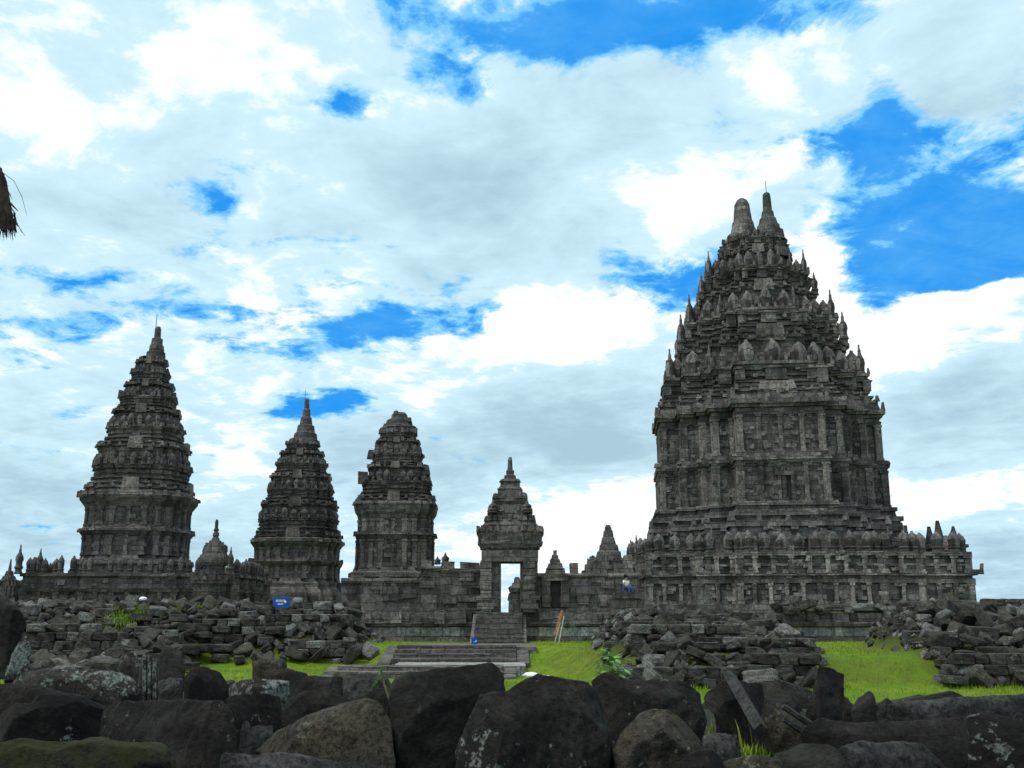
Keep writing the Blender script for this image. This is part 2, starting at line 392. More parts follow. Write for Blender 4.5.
def ring_spots(e, kw, n2=3):
    """where finials stand on a ledge: corners, shoulders, projections; yields (x, y, kind)"""
    q = kw['q']; w1, x1 = kw['s1']; w2, x2 = kw['s2']; out = []
    side = [(-q, -q, 'c'), (-(w1+w2)/2, -x1, 's'), ((w1+w2)/2, -x1, 's')]
    side += [((-w2*.74 if n2 > 1 else 0)+(2*w2*.74*i/(n2-1) if n2 > 1 else 0), -x2, 'f') for i in range(n2)]
    for k in range(4):
        c, s_ = (1, 0, -1, 0)[k], (0, 1, 0, -1)[k]
        out += [((x*c-y*s_)*e, (x*s_+y*c)*e, kd) for x, y, kd in side]
    return out
def finial_set(root, spots, bells, pins, back_y, mat, counts):
    """finials in view become parts of their own; the ones behind go into one further part"""
    for x, y, z, r, h, kd in spots:
        if y > back_y or counts['n'] >= 96:
            counts['rest'].append((x, y, z, r, h)); continue
        me = rnd.choice(pins if kd == 'p' else bells)
        inst('pinnacle' if kd == 'p' else 'ratna_finial', me, root, (x, y, z), (r, r, h*rnd.uniform(.88, 1.08)), (rnd.uniform(-.03, .03), rnd.uniform(-.03, .03), rnd.uniform(0, 6)))
        counts['n'] += 1
def finial_rest(root, counts, mat):
    if not counts['rest']: return
    m = MB()
    for x, y, z, r, h in counts['rest']: m.lathe([(a*r, b_*h) for a, b_ in BELL], (x, y, z), 8)
    tag(m.build('rear_finials', mat, root), kind='stuff')

def tiers(root, levels, kw, mat, bells, pins, counts, fr=.46, seg=.9, jit=.03, n2=3, hk=.80, rk=.135, pin=.5, back=.35, miss=0.0, tooth=.35, led='', dk=1.0, aed=0.0):
    """levels: [(z, extent), ...] bottom to top; each storey = moulded ledge + recessed core with finials in front"""
    for i in range(len(levels)-1):
        (z0, e0), (z1, e1) = levels[i], levels[i+1]; h = z1-z0
        m = MB(); d = (.03*e0+.05)*dk
        if i < len(led) and led[i] == 'L':        # a flight of plain mouldings
            P_ = []
            for k in range(3):
                ek = e0+(e1-e0)*(k+.35)/3; za, zb2 = z0+h*k/3, z0+h*(k+1)/3
                P_ += [(za, ek, -.10), (za+.45*(zb2-za), ek, -.10), (za+.55*(zb2-za), ek, .05), (zb2-.02, ek, .05), (zb2-.02, ek, -.15)]
            stack(m, P_+[(z1+.05, e1, -.2)], kw, seg, jit); teeth(m, e0, kw, z0+h*.3, tooth*.8, .7, 0, .7); relief(m, e0, kw, z0, z0+h*.4, 1.0, -.05)
            for k in range(4):
                a_ = k*math.pi/2; c_, s_ = math.cos(a_), math.sin(a_); m.cur = 1
                m.box((s_*e0*.97, -c_*e0*.97, z0+h*.45), (.34*e0, .3, h*.8), a_, .03, .85); m.cur = 0
            m.build('roof_moulding', TT if mat is TEMPLE else TW, root); continue
        P_ = [(0, -d), (.10, -d), (.10, 0), (.15, 0), (.15, -.6*d), (.26, -.6*d), (.26, 0), (.30, d*.6), (.36, d*.6), (.36, d*1.1), (.43, d*1.1), (.43, d*.3), (fr, d*.3), (fr, -.5*(e0-e1))]
        stack(m, [(z0+f*h, e0, o) for f, o in P_], kw, seg, jit)
        em = e1*.97
        stack(m, [(z0+fr*h-.05, em, 0), (z0+.62*h, em, 0), (z0+.62*h, em, .08), (z0+.70*h, em, .08), (z0+.70*h, em, -.05), (z1+.06, em, -.05)], kw, seg, jit)
        if tooth:
            teeth(m, e0, kw, z0+.43*h, tooth*rnd.uniform(.8, 1.2), .62, d*.9)
            teeth(m, em, kw, z0+.70*h, tooth*.9, .6, .05, .6)
        pilasters(m, em, kw, z0+fr*h, z0+.62*h, 1.0, .12, .26)
        relief(m, e0, kw, z0+.02*h, z0+.34*h, .9)
        if aed:          # little house fronts that break through the ledges on each face
            w2, w1, x1 = kw['s2'][0], kw['s1'][0], kw['s1'][1]
            for k in range(4):
                a_ = k*math.pi/2; c_, s_ = math.cos(a_), math.sin(a_)
                for lx, ly, ww, hh in ((0, -1.0, .20, .30), (-.5*(w1+w2), -x1, .12, .40), (.5*(w1+w2), -x1, .12, .40), (-.92*w2, -1.0, .09, .28), (.92*w2, -1.0, .09, .28)):
                    X_, Y_2 = lx*e0, ly*e0-.05; m.cur = 1 if rnd.random() < .25 else 0
                    wx, wy = X_*c_-Y_2*s_, X_*s_+Y_2*c_
                    m.box((wx, wy, z0+h*hh*.42), (ww*e0, .7, h*hh*.84), a_, .03)
                    m.box((wx, wy, z0+h*hh*.88), (ww*e0*1.25, .9, h*hh*.10), a_, .03); m.box((wx, wy, z0+h*hh*1.02), (ww*e0*.8, .6, h*hh*.22), a_, .04, .5)
            m.cur = 0
        m.build('roof_tier', TT if mat is TEMPLE else TW, root)
        sp = []
        er = max((e0+em)/2-.02*e0, em*.9)
        for x, y, kd in ring_spots(er, kw, n2):
            if rnd.random() < miss: continue
            hh = h*hk*(1.0 if kd != 'c' else .9); r = rk*e0*(.95 if kd != 'c' else .85)
            kind = 'p' if (kd == 'c' and rnd.random() < pin) or (kd == 's' and rnd.random() < pin*.5) else 'b'
            if kind == 'p': hh *= 1.25; r *= .72
            sp.append((x, y, z0+fr*h-.02, r, hh, kind))
        sp.sort(key=lambda s_: s_[1])
        finial_set(root, sp, bells, pins, back*e0, mat, counts)

# ------------------------------------------------------------------ ground: one sheet to the horizon
def sm(a, b, x):
    t_ = min(1, max(0, (x-a)/(b-a))); return t_*t_*(3-2*t_)
def heap_left(x, y):    # rubble heap at the left, rising to the ruined wall behind
    kx = sm(-12.5, -14.5, x); return sm(-5.8, -8.6, x)*sm(43.4-7*kx, 48.8, y)*(1-sm(50.3, 51.5, y))*1.5
def heap_mid(x, y):
    return sm(2.9, 4.2, x)*(1-sm(9.2, 10.6, x-(y-33)*.12))*sm(31.4, 40.5, y)*(1-sm(42, 45, y))*1.05
def heap_right(x, y):
    return sm(12.7, 13.6, x-(y-32)*.14)*sm(31.8, 38.5, y)*(1-sm(40, 45, y))*1.25
def ground(x, y):
    z = 0.0; soil = 0.0
    if abs(x) < 60 and y < 60:
        near = sm(-2, 3.5, y)*(1-sm(11.5, 18.5, y)); z += .6*(1-sm(12, 19, y))+.55*near*(1-sm(14, 26, abs(x)))
        k = sm(1.2, 4.5, x)
        kl = sm(-4.3, -6.2, x); a, c = (38.5+3.7*kl)*(1-k)+31.3*k, (45.0+1.2*kl)*(1-k)+34.2*k
        z += .85*sm(a, c, y)
        h = heap_left(x, y)+heap_mid(x, y)+heap_right(x, y)
        z += h; soil = max(1-sm(13.5, 18, y), min(1, h*2.2), sm(50, 53, y)*(0 if abs(x) < 45 else 0))
        z += .05*mn.noise(Vector((x*.5, y*.5, 0)))+.03*mn.noise(Vector((x*1.7, y*1.7, 3)))
    elif y < 20: z += .6*(1-sm(12, 19, y))
    if abs(x) >= 60 and 20 < y < 60: z += .85*sm(34, 40, y)
    if 52.9 < y < 172 and abs(x) < 90: z = 2.28; soil = .4
    elif y >= 60: z = 0.0
    return z, soil
xs = [-4000, -1500, -500, -200, -120, -90.5, -90, -75]+[-60+.5*i for i in range(241)]+[75, 90, 90.5, 120, 200, 500, 1500, 4000]
ys = [-3000, -800, -200, -60, -20, -10]+[-5+.4*i for i in range(145)]+[52.88, 52.95, 54, 60, 70, 90, 120, 150, 171.9, 172.1, 200, 300, 600, 1500, 5000]
ys = sorted(set(y for y in ys))
gv = []; gsoil = []
for y in ys:
    for x in xs:
        z, s_ = ground(x, y); gv.append((x, y, z)); gsoil.append(s_)
nx = len(xs)
gf = [(j*nx+i, j*nx+i+1, (j+1)*nx+i+1, (j+1)*nx+i) for j in range(len(ys)-1) for i in range(nx-1)]
me = bpy.data.meshes.new('lawn'); me.from_pydata(gv, [], gf); me.materials.append(LAWN)
me.attributes.new('soil', 'FLOAT', 'POINT').data.foreach_set('value', gsoil)
me.polygons.foreach_set('use_smooth', [True]*len(me.polygons)); me.update()
lawn = bpy.data.objects.new('lawn', me); COL.objects.link(lawn); tag(lawn, kind='structure')
CY = 2.28         # floor of the raised inner court

# ------------------------------------------------------------------ the great temple (right)
KA = dict(q=.655, s1=(.56, .82), s2=(.37, 1.0))
YA = 95.0
ax = at(757, 193, YA).x-.75; TX = .95
A = tag(empty('great_temple', (ax, YA, CY), R(-6)), 'tallest stone temple tower at right, tiers crowded with bell finials, two tips on top', 'temple')
LZ = lambda py, Y=YA: zat(py, Y)-CY
cntA = dict(n=0, rest=[])
KT = dict(q=.90, s1=(.62, .95), s2=(.40, 1.0))
m = MB(); TE = 14.2
zt = [LZ(p, 81.5) for p in (612, 604, 583, 579, 574, 566, 556, 552)]
stack(m, [(-.3, TE, .5), (zt[0], TE, .5), (zt[0], TE, .25), (zt[1], TE, .25), (zt[1], TE, -.05), (zt[2], TE, -.05), (zt[2], TE, .2), (zt[3], TE, .2), (zt[3], TE, .05), (zt[3]+.25, TE, .05), (zt[3]+.25, TE, .35), (zt[4], TE, .35), (zt[4], TE, -.15),
          (zt[5], TE, -.15), (zt[5], TE, .05), (zt[5]+.2, TE, .05), (zt[5]+.2, TE, -.2), (zt[6], TE, -.2), (zt[6], TE, .12), (zt[7], TE, .12), (zt[7], TE, -1.2)], KT, 1.0, .03)
pilasters(m, TE, KT, zt[1], zt[2], 1.25, .16, .34); pilasters(m, TE, KT, zt[4]+.05, zt[6], 1.5, .1, .4)
relief(m, TE, KT, zt[1], zt[7], 1.0, -.02, .16); teeth(m, TE, KT, zt[4], .42, 1.2, .1, .6)
ter = m.build('terrace', TT, A, loc=(TX, 0, 0))
for a, b_, L, t_, nn in edges(TE, KT, -.05):
    if L < 3 or nn[1] > .5: continue
    for j in range(int(L/2.6)):
        f = (j+.5)/int(L/2.6)
        nic = MB(); nic.box((a[0]+(b_[0]-a[0])*f+nn[0]*.04, a[1]+(b_[1]-a[1])*f+nn[1]*.04, (zt[1]+zt[2])/2-.1), (.5, .16, (zt[2]-zt[1])*.55), math.atan2(t_[1], t_[0])); nic.build('niche', OPENSHADE, ter)  # solid box, the shade of the recess is in its dark colour
# balustrade finials: bulbs round the terrace edge
sp = []; hb = LZ(534, 81.5)-zt[7]+.15
for a, b_, L, t_, nn in edges(TE, KT, -.35):
    k = max(1, round(L/1.35))
    for j in range(k):
        f = (j+.5)/k; sp.append((TX+a[0]+(b_[0]-a[0])*f, a[1]+(b_[1]-a[1])*f, zt[7]-.02, .47, hb*rnd.uniform(.92, 1.12), 'b'))
nb = 0
rest = []
for x, y, z, r, h, kd in sorted(sp, key=lambda q: q[1]):
    if y < 11 and nb < 90:
        inst('balustrade_finial', rnd.choice(BELLS), A, (x, y, z), (r*rnd.uniform(.85, 1.1), r, h), (0, 0, rnd.uniform(0, 6))); nb += 1
        if rnd.random() < .3: inst('pinnacle', rnd.choice(PINNS), A, (x+rnd.uniform(-.7, .7), y+1.0, z), (.26, .26, h*1.35)); 
    else: rest.append((x, y, z, r, h))
cntA['rest'] += rest
m = MB()
for x, y in ((-5, -11.2), (-1.8, -11.6), (1.8, -11.6), (5, -11.2)):   # inner ledge behind the balustrade
    m.box((x, y, zt[7]+.6), (2.6, 1.4, 1.6), 0, .05)
    m.box((x, y, zt[7]+1.5), (2.0, 1.2, .5), 0, .05, .8)
m.build('gallery_wall', TEMPLE, ter)
# body
BE = 10.15
zb = [LZ(p) for p in (536, 522, 513, 478, 468, 434, 415)]
z0 = zt[7]-.3
m = MB()
stack(m, [(z0, BE, .9), (zb[0], BE, .9), (zb[0], BE, 1.15), (zb[0]+.5, BE, 1.15), (zb[0]+.5, BE, .75), (zb[1]-.4, BE, .7), (zb[1]-.4, BE, .95), (zb[1], BE, .95), (zb[1], BE, .5), (zb[1]+.5, BE, .4), (zb[1]+.5, BE, .6), (zb[2], BE, .55), (zb[2], BE, .1)], KA, 1.0, .03)
teeth(m, BE, KA, zb[0]+.5, .5, 1.1, 1.0, .7); relief(m, BE, KA, z0+.8, zb[0], 1.2, .9, .3)
m.build('body_base', TT, A)
m = MB()
stack(m, [(zb[2]-.1, BE, 0), (zb[3], BE, 0)], KA, 1.0, .03); pilasters(m, BE, KA, zb[2], zb[3], 1.75, .17, .42); relief(m, BE, KA, zb[2], zb[3], 1.5)
bl = m.build('lower_storey', TT, A)
m = MB()
stack(m, [(zb[3]-.02, BE, .12), (zb[3]+.25, BE, .18), (zb[3]+.25, BE, .32), (zb[3]+.6, BE, .32), (zb[3]+.6, BE, .12), (zb[4], BE, .15), (zb[4], BE, -.1)], KA, 1.0, .03); teeth(m, BE, KA, zb[3]+.58, .4, 1.0, .3, .6)
m.build('string_course', TEMPLE, A)
m = MB()
UE = BE*.975
stack(m, [(zb[4]-.1, UE, 0), (zb[5], UE, 0)], KA, 1.0, .03); pilasters(m, UE, KA, zb[4], zb[5], 1.75, .17, .42); relief(m, UE, KA, zb[4], zb[5], 1.5)
m.build('upper_storey', TT, A)
m = MB(); hC = zb[6]-zb[5]
stack(m, [(zb[5]-.02, UE, .15), (zb[5]+.15*hC, UE, .22), (zb[5]+.15*hC, UE, .05), (zb[5]+.35*hC, UE, .1), (zb[5]+.35*hC, UE, .32), (zb[5]+.5*hC, UE, .36), (zb[5]+.5*hC, UE, .55), (zb[5]+.72*hC, UE, .55), (zb[5]+.72*hC, UE, .2), (zb[6], UE, .1), (zb[6], UE, -.8)], KA, 1.0, .035)
teeth(m, UE, KA, zb[5]+.72*hC, .7, .95, .4, .75)
m.build('cornice', TEMPLE, A)
# window in the front wall and small panels
m = MB(); fy = -BE*1.0
zw0, zw1 = zat(499, 84.5)-CY, zat(475, 84.5)-CY
m.box((.15, fy+.02, (zw0+zw1)/2), (.78, .12, zw1-zw0)); wi = m.build('window', OPENSHADE, A)  # closed dark panel, the shade of the opening painted on
m = MB()
for sx in (-1, 1): m.box((.15+sx*.55, fy-.10, (zw0+zw1)/2), (.28, .3, zw1-zw0+.3), 0, .01)
m.box((.15, fy-.10, zw1+.22), (1.7, .34, .36), 0, .02); m.box((.15, fy-.10, zw0-.2), (1.6, .34, .3), 0, .02)
m.build('window_frame', TEMPLE, wi)
# roof
lv = [(LZ(415), 10.0), (LZ(401), 9.15), (LZ(362), 7.9), (LZ(343), 6.95), (LZ(308), 5.6), (LZ(294), 4.75), (LZ(264), 3.45), (LZ(254), 2.95), (LZ(237), 1.9)]
tiers(A, lv, KA, TEMPLE, BELLS, PINNS, cntA, fr=.24, n2=3, hk=.78, rk=.086, pin=.6, back=.2, tooth=.5, miss=.06, aed=1.0, dk=.8, led='LBLBLBLB')
# outer pinnacles at the ends of the side arms
for i, (z, e) in enumerate(lv[:6]):
    h = lv[i+1][0]-z
    if i == 0: continue
    if i % 2 == 0: h *= 1.7
    for sx in (-1, 1):
        for sy in (-.33, .33):
            inst('pinnacle', rnd.choice(PINNS), A, (sx*(e*.965), sy*e*.98, z+.22*h), (.52-.04*i, .52-.04*i, h*rnd.uniform(.95, 1.12)))
finial_rest(A, cntA, TEMPLE)
def spire(prof, px, Y, name, mat, parent, n=14):
    """lathed spire from silhouette half widths; prof [(y, hw)] in pixels turned into metres"""
    zr = zat(prof[0][0], Y); m = MB()
    m.lathe([(hw*mpp(Y, zat(y, Y)), zat(y, Y)-zr) for y, hw in prof], n=n, jit=.03)
    p = at(px, prof[0][0], Y)
    o = m.build(name, mat, None, False); o.parent = parent
    o.location = parent.matrix_basis.inverted() @ Vector((p.x, Y, p.z))
    return o
bpy.context.view_layer.update()
s1 = spire([(262, 22), (252, 21), (252, 19), (246, 18), (246, 20), (243, 19), (236, 16), (234, 12.5), (228, 11.5), (223, 10.5), (222, 9.2), (212, 8.4), (205, 7.4), (201, 5.2), (199, 2.6), (198.4, .5)], 745, 96.0, 'blunt_spire', TEMPLE, A)
s2 = spire([(262, 22), (252, 20), (251, 17), (244, 16), (243, 18), (240, 16), (232, 14.5), (231, 12), (226, 11), (225, 9.4), (219, 8), (218, 6.6), (212, 5.6), (211, 4.4), (200, 4.0), (194.5, 3.6), (193, 2.2)], 770.5, 94.5, 'pointed_spire', TEMPLE, A)
m = MB(); p = Vector((0, 0, zat(193, 94.5)-zat(262, 94.5))); m.bar(p-Vector((0, 0, .3)), p+Vector((0, 0, 1.3)), .035, 5); m.build('lightning_rod', ROD, s2)
# small gate towers over the right-hand stair of the terrace
for (lx, ly, hh, ew) in ((14.4, -2.0, 3.6, 1.0), (14.8, 2.0, 3.4, 1.0), (13.8, -8.0, 2.6, .8)):
    m = MB(); kk = dict(q=.8, s1=(.6, .9), s2=(.4, 1.0))
    zc = zt[7]-.2
    stack(m, [(zc, ew, 0), (zc+hh*.3, ew, 0), (zc+hh*.3, ew, .2), (zc+hh*.4, ew, .2), (zc+hh*.4, ew*.75, 0), (zc+hh*.55, ew*.75, 0), (zc+hh*.55, ew*.75, .1), (zc+hh*.6, ew*.75, .1), (zc+hh*.6, ew*.4, 0), (zc+hh*.75, ew*.3, 0), (zc+hh, ew*.12, 0)], kk, 1, .03)
    m.build('stair_gate_tower', TEMPLE, A, loc=(lx+TX-.6, ly, 0))
m = MB()     # makara spout at the outer corner
m.box((TX+13.0, -12.85, zt[4]+.15), (1.3, .45, .38), R(-20), .05); m.box((TX+13.5, -13.05, zt[4]+.5), (.32, .36, .55), R(-20), .05, .8)
m.build('corner_spout', TEMPLE, A)

# ------------------------------------------------------------------ the three tower temples on the left
def tower(name, label, tip, Y, rot, sil_roof, body, kw, fx, mat=TOWER, bells=BELLT, pins=PINNT, tip_prof=None, miss=0.0, terrace=None, wk=.95, bk=1.0, fr=.46, led='', n2=3, pin=.3, hk=.72, rk=.135):
    x = at(tip[0], tip[1], Y).x
    T = tag(empty(name, (x, Y, CY), R(rot)), label, 'temple')
    bpy.context.view_layer.update()
    e = lambda y, hw: hw*mpp(Y, zat(y, Y))*wk
    z = lambda y: zat(y, Y)-CY
    cnt = dict(n=0, rest=[])
    # body: list of (name, [(y, hw), ...])
    for nm, prof, pil in body:
        m = MB(); base = prof[0]
        eb = lambda y, hw: e(y, hw)*bk
        E = eb(*base)
        stack(m, [(z(y), E, eb(y, hw)-E) for y, hw in prof], kw, .9, .025)
        if pil:
            pilasters(m, eb(*prof[0]), kw, z(prof[0][0])+.05, z(prof[-1][0])-.05, 1.2, .13, .32); relief(m, eb(*prof[0]), kw, z(prof[0][0]), z(prof[-1][0]), 1.0)
        else:
            k = max(range(len(prof)), key=lambda i: prof[i][1])
            teeth(m, E, kw, z(prof[k][0]), .32, .8, eb(*prof[k])-E, .6)
        m.build(nm, TW, T)
    tiers(T, [(z(y), e(y, hw)) for y, hw in sil_roof], kw, mat, bells, pins, cnt, n2=n2, hk=hk, rk=rk, fr=fr, led=led, dk=.5, pin=pin, back=.25, miss=miss, seg=.7, jit=.035, tooth=.34)
    finial_rest(T, cnt, mat)
    if tip_prof: spire(tip_prof, tip[0], Y, 'spire', mat, T)
    if terrace: terrace(T, x, z)
    return T
KC = dict(q=.80, s1=(.62, .92), s2=(.36, 1.0))
YC = 83.0
def terrC(T, x, z):
    m = MB(); TEc = 8.5; tx = 1.5; ztop = z(580)
    zz = [-.3, z(606), z(604), z(594), z(591), z(588), z(580), z(577)]
    stack(m, [(zz[0], TEc, .4), (zz[1], TEc, .4), (zz[1], TEc, .15), (zz[2], TEc, .15), (zz[2], TEc, -.05), (zz[3], TEc, -.05), (zz[3], TEc, .2), (zz[4], TEc, .3), (zz[4], TEc, 0), (zz[6], TEc, 0), (zz[6], TEc, .18), (zz[7], TEc, .18), (zz[7], TEc, -1)], KT, .9, .03)
    pilasters(m, TEc, KT, zz[2], zz[3], 1.1, .12, .3); relief(m, TEc, KT, zz[1], zz[6], 1.0)
    m.build('terrace', TW, T, loc=(tx, 0, 0))
    n = 0
    for a, b_, L, t_, nn in edges(TEc, KT, -.2):
        k = max(1, round(L/.72))
        for j in range(k):
            f = (j+.5)/k; X, Yy = a[0]+(b_[0]-a[0])*f, a[1]+(b_[1]-a[1])*f
            if Yy > 3 or n >= 96 or rnd.random() < .06: continue
            n += 1
            inst('balustrade_finial', rnd.choice(BELLT), T, (X+tx, Yy, zz[7]-.02), (.25, .25, z(562.5)-zz[7]+rnd.uniform(-.15, .15)), (0, 0, rnd.uniform(0, 6)))
    for X, Yy in ((-6.4, -8.0), (-6.2, -4), (8.6, -8.0)):
        inst('pinnacle', rnd.choice(PINNT), T, (X, Yy, zz[7]-.1), (.3, .3, 2.1))
Ct = tower('tower_temple', 'sharply pointed stone temple tower at far left on a terrace with bulb finials', (155, 327), YC, 8,
      [(496, 52.5), (481, 46.5), (455, 45.5), (441, 36.5), (419, 33), (408, 27.5), (391, 23.5), (382, 18.5), (367, 15), (358, 10)],
      [('body_base', [(582, 66), (572, 66), (572, 60), (567, 60), (566, 62), (561, 61), (561, 57), (557, 56)], False),
       ('lower_storey', [(558, 53.5), (538, 53.5)], True), ('string_course', [(539, 54), (537, 56), (534, 58), (532, 58), (531, 55), (528, 54)], False),
       ('upper_storey', [(529, 52.5), (510, 53)], True), ('cornice', [(511, 54), (508, 56), (505, 58), (503, 59.5), (500, 60), (499, 57), (495, 56)], False)],
      KC, 0, rk=.105, hk=.70, fr=.28, led='LBLBLBLBL', wk=.93, bk=.945, miss=.05, tip_prof=[(366, 11.5), (360, 11), (359, 9.4), (353, 9), (352, 7.6), (346, 7), (345, 5.6), (339, 5.2), (338, 3.3), (329, 2.9), (327, 2.2)], terrace=terrC)
m = MB(); tp = at(156, 327, YC); tp = Vector((tp.x, YC, tp.z)); 
tl = Ct.matrix_basis.inverted() @ tp; m.bar(tl-Vector((0, 0, .3)), tl+Vector((0, 0, 1.1)), .03, 5); m.build('lightning_rod', ROD, Ct)
YD = 112.0
Dt = tower('tower_temple', 'slim pointed stone temple tower second from left, just beyond the blue notice board', (305, 399), YD, 4,
      [(541, 43.5), (529, 39), (510, 38.5), (499, 32.5), (482, 30), (472, 25), (458, 21.5), (450, 16), (440, 12.5)],
      [('body_base', [(612, 56), (594, 55), (590, 52), (588, 50), (584, 50), (582, 47), (579, 46)], False), ('lower_storey', [(580, 44), (567, 44)], True),
       ('string_course', [(568, 45), (566, 47), (563, 48), (561, 45)], False), ('upper_storey', [(562, 43), (549, 43)], True), ('cornice', [(550, 44), (547, 46), (544, 48), (541, 48), (540, 45)], False)],
      KC, 0, rk=.10, hk=.66, fr=.30, led='LBLBLBLB', bk=.96, miss=.06, tip_prof=[(446, 15), (441, 14), (440, 12), (434, 11), (433, 9.3), (426, 8.2), (425, 6.5), (418, 5.4), (417, 4.2), (410, 3.5), (409, 2.5), (400, 2.2), (399, 1.6)])
m = MB(); tp = at(305, 399, YD); tl = Dt.matrix_basis.inverted() @ Vector((tp.x, YD, tp.z)); m.bar(tl-Vector((0, 0, .3)), tl+Vector((0, 0, 1.0)), .03, 5); m.build('lightning_rod', ROD, Dt)
YE = 92.0
KE = dict(q=.84, s1=(.62, .95), s2=(.36, 1.0))
Et = tower('tower_temple', 'blunt topped temple tower with a worn broken crown, left of the gateway', (399, 413), YE, 2,
      [(505, 40), (494, 35), (472, 30), (464, 25.5), (446, 21.5), (439, 18), (430, 15.5)],
      [('body_base', [(612, 50), (592, 49), (590, 46), (578, 45), (578, 47), (574, 47), (572, 43), (569, 42)], False), ('lower_storey', [(570, 39), (541, 38.5)], True),
       ('string_course', [(542, 39), (540, 40), (537, 41), (535, 39)], False), ('upper_storey', [(536, 37.5), (521, 37.5)], True), ('cornice', [(522, 38), (518, 39), (515, 41), (511, 42), (507, 42.5), (504, 40)], False)],
      KE, 0, miss=.4, pin=.1, hk=.72, rk=.115, fr=.25, led='LBLBLB', n2=3, tip_prof=[(434, 17), (430, 16.6), (429, 18), (427, 17), (426, 13.5), (421, 12.5), (420, 11), (419, 8.5), (415, 7.5), (414, 6.5), (413, 6)])
for px, py, s_ in ((408, 420, .5), (414, 431, .55), (386, 427, .45), (363, 478, .8), (372, 455, .7), (426, 470, .6), (405, 436, .5), (417, 448, .5), (378, 445, .5), (396, 413, .4)):
    p = Et.matrix_basis.inverted() @ at(px, py, YE-.6)
    m = MB(); m.box(p, (s_*1.2, s_, s_*rnd.uniform(.7, 1.5)), rnd.uniform(-.3, .3), .08, .8); m.build('broken_stone', TOWER, Et)

# ------------------------------------------------------------------ small shrines
def shrine(name, label, px, Y, levels, kw=None, mat=TOWER, pins=True, rot=0, z0=CY, cat='shrine'):
    """levels: (part, [(y, hw), ...])"""
    kw = kw or dict(q=.82, s1=(.6, .92), s2=(.38, 1.0))
    x = at(px, levels[-1][1][-1][0], Y).x
    T = tag(empty(name, (x, Y, z0), R(rot)), label, cat)
    for nm, prof in levels:
        m = MB(); f = lambda q: q[1]*mpp(Y, zat(q[0], Y))*.97
        E = f(prof[0])
        if nm == 'spire': m.lathe([(f(q), zat(q[0], Y)-z0) for q in prof], n=10, jit=.015)
        else:
            rg = [[(a, b_, zat(q[0], Y)-z0) for a, b_ in refine(plan(f(q), **kw), plan(E, **kw), .7)] for q in prof]
            m.rings(rg, .02)
            for q, q2 in zip(prof, prof[1:]):
                if abs(q[0]-q2[0]) < .6 and q2[1] < q[1]-1.5: teeth(m, f(q), kw, zat(q[0], Y)-z0, .42, .6, -.08, .8)
        m.build(nm, mat, T)
    return T
shrine('small_shrine', 'small shrine with a round spike on top between the two pointed towers on the left', 217, 69,
       [('base', [(612, 20), (584, 19), (584, 21), (580, 21), (580, 16)]), ('body', [(581, 11), (566, 11), (566, 12.5), (563, 14), (559, 14.5), (556, 13.5), (554, 12)]),
        ('roof', [(554.5, 12), (551.5, 11.5), (551, 9.5), (546, 8.5), (545, 6.8), (541, 5.5), (540, 3.8), (538, 3.2)]), ('spire', [(539, 4.2), (537, 2.6), (536, 3.2), (533, 3), (532, 2), (530, 2.8), (528, 1.8), (522, 1.6), (519.5, .9)])], rot=6)
shrine('corner_shrine', 'little pointed shrine at the far left edge, beside the row of bulb finials', 11, 84,
       [('base', [(612, 16), (586, 15), (586, 11)]), ('body', [(587, 8), (582, 8), (582, 9), (580, 9)]), ('roof', [(580.5, 7), (576, 5), (576, 4), (571, 3), (571, 2)]), ('spire', [(571.5, 2), (566, 1.3), (559, .6)])])
shrine('pyramid_shrine', 'stepped pyramid roofed shrine rising above the wall between the gateway and the great temple', 608, 60,
       [('base', [(612, 30), (578, 28), (578, 25), (573, 24), (573, 22), (569, 21)]), ('roof', [(570, 22), (566, 20.5), (566, 17), (562, 16.5), (558, 14.5), (558, 13), (552, 11.8), (551, 10), (545, 8.8), (545, 7.6), (538, 6.2), (537, 5.2), (531, 4.4), (530, 3.4), (527, 3), (525, 1.6)])], mat=TOWER)
shrine('far_shrine', 'dark shrine seen through the gateway opening, against the sky', 517, 75,
       [('base', [(614, 9), (600, 8.5), (600, 6.5)]), ('body', [(601, 6), (593, 6), (592, 8), (588, 9), (586, 7)]), ('roof', [(586.5, 6), (583, 5), (583, 3.5), (578, 2.8), (577, 1.5)])])
# a dark shrine wall stretch with finials between the small shrine and second tower
T = tag(empty('far_balustrade', (at(240, 590, 100).x, 100, CY)), 'far stretch of balustrade with small finials showing right of the small shrine', 'balustrade')
m = MB(); m.box((0, 0, 1.3), (5.5, 1.6, 3.0), 0, .05); m.box((0, -.1, 2.9), (5.8, 1.9, .4), 0, .04); m.build('parapet', TOWER, T)
for i in range(6): inst('balustrade_finial', rnd.choice(BELLT), T, (-2.4+i*.95, 0, 3.05), (.36, .36, 1.0+.2*(i % 2)))

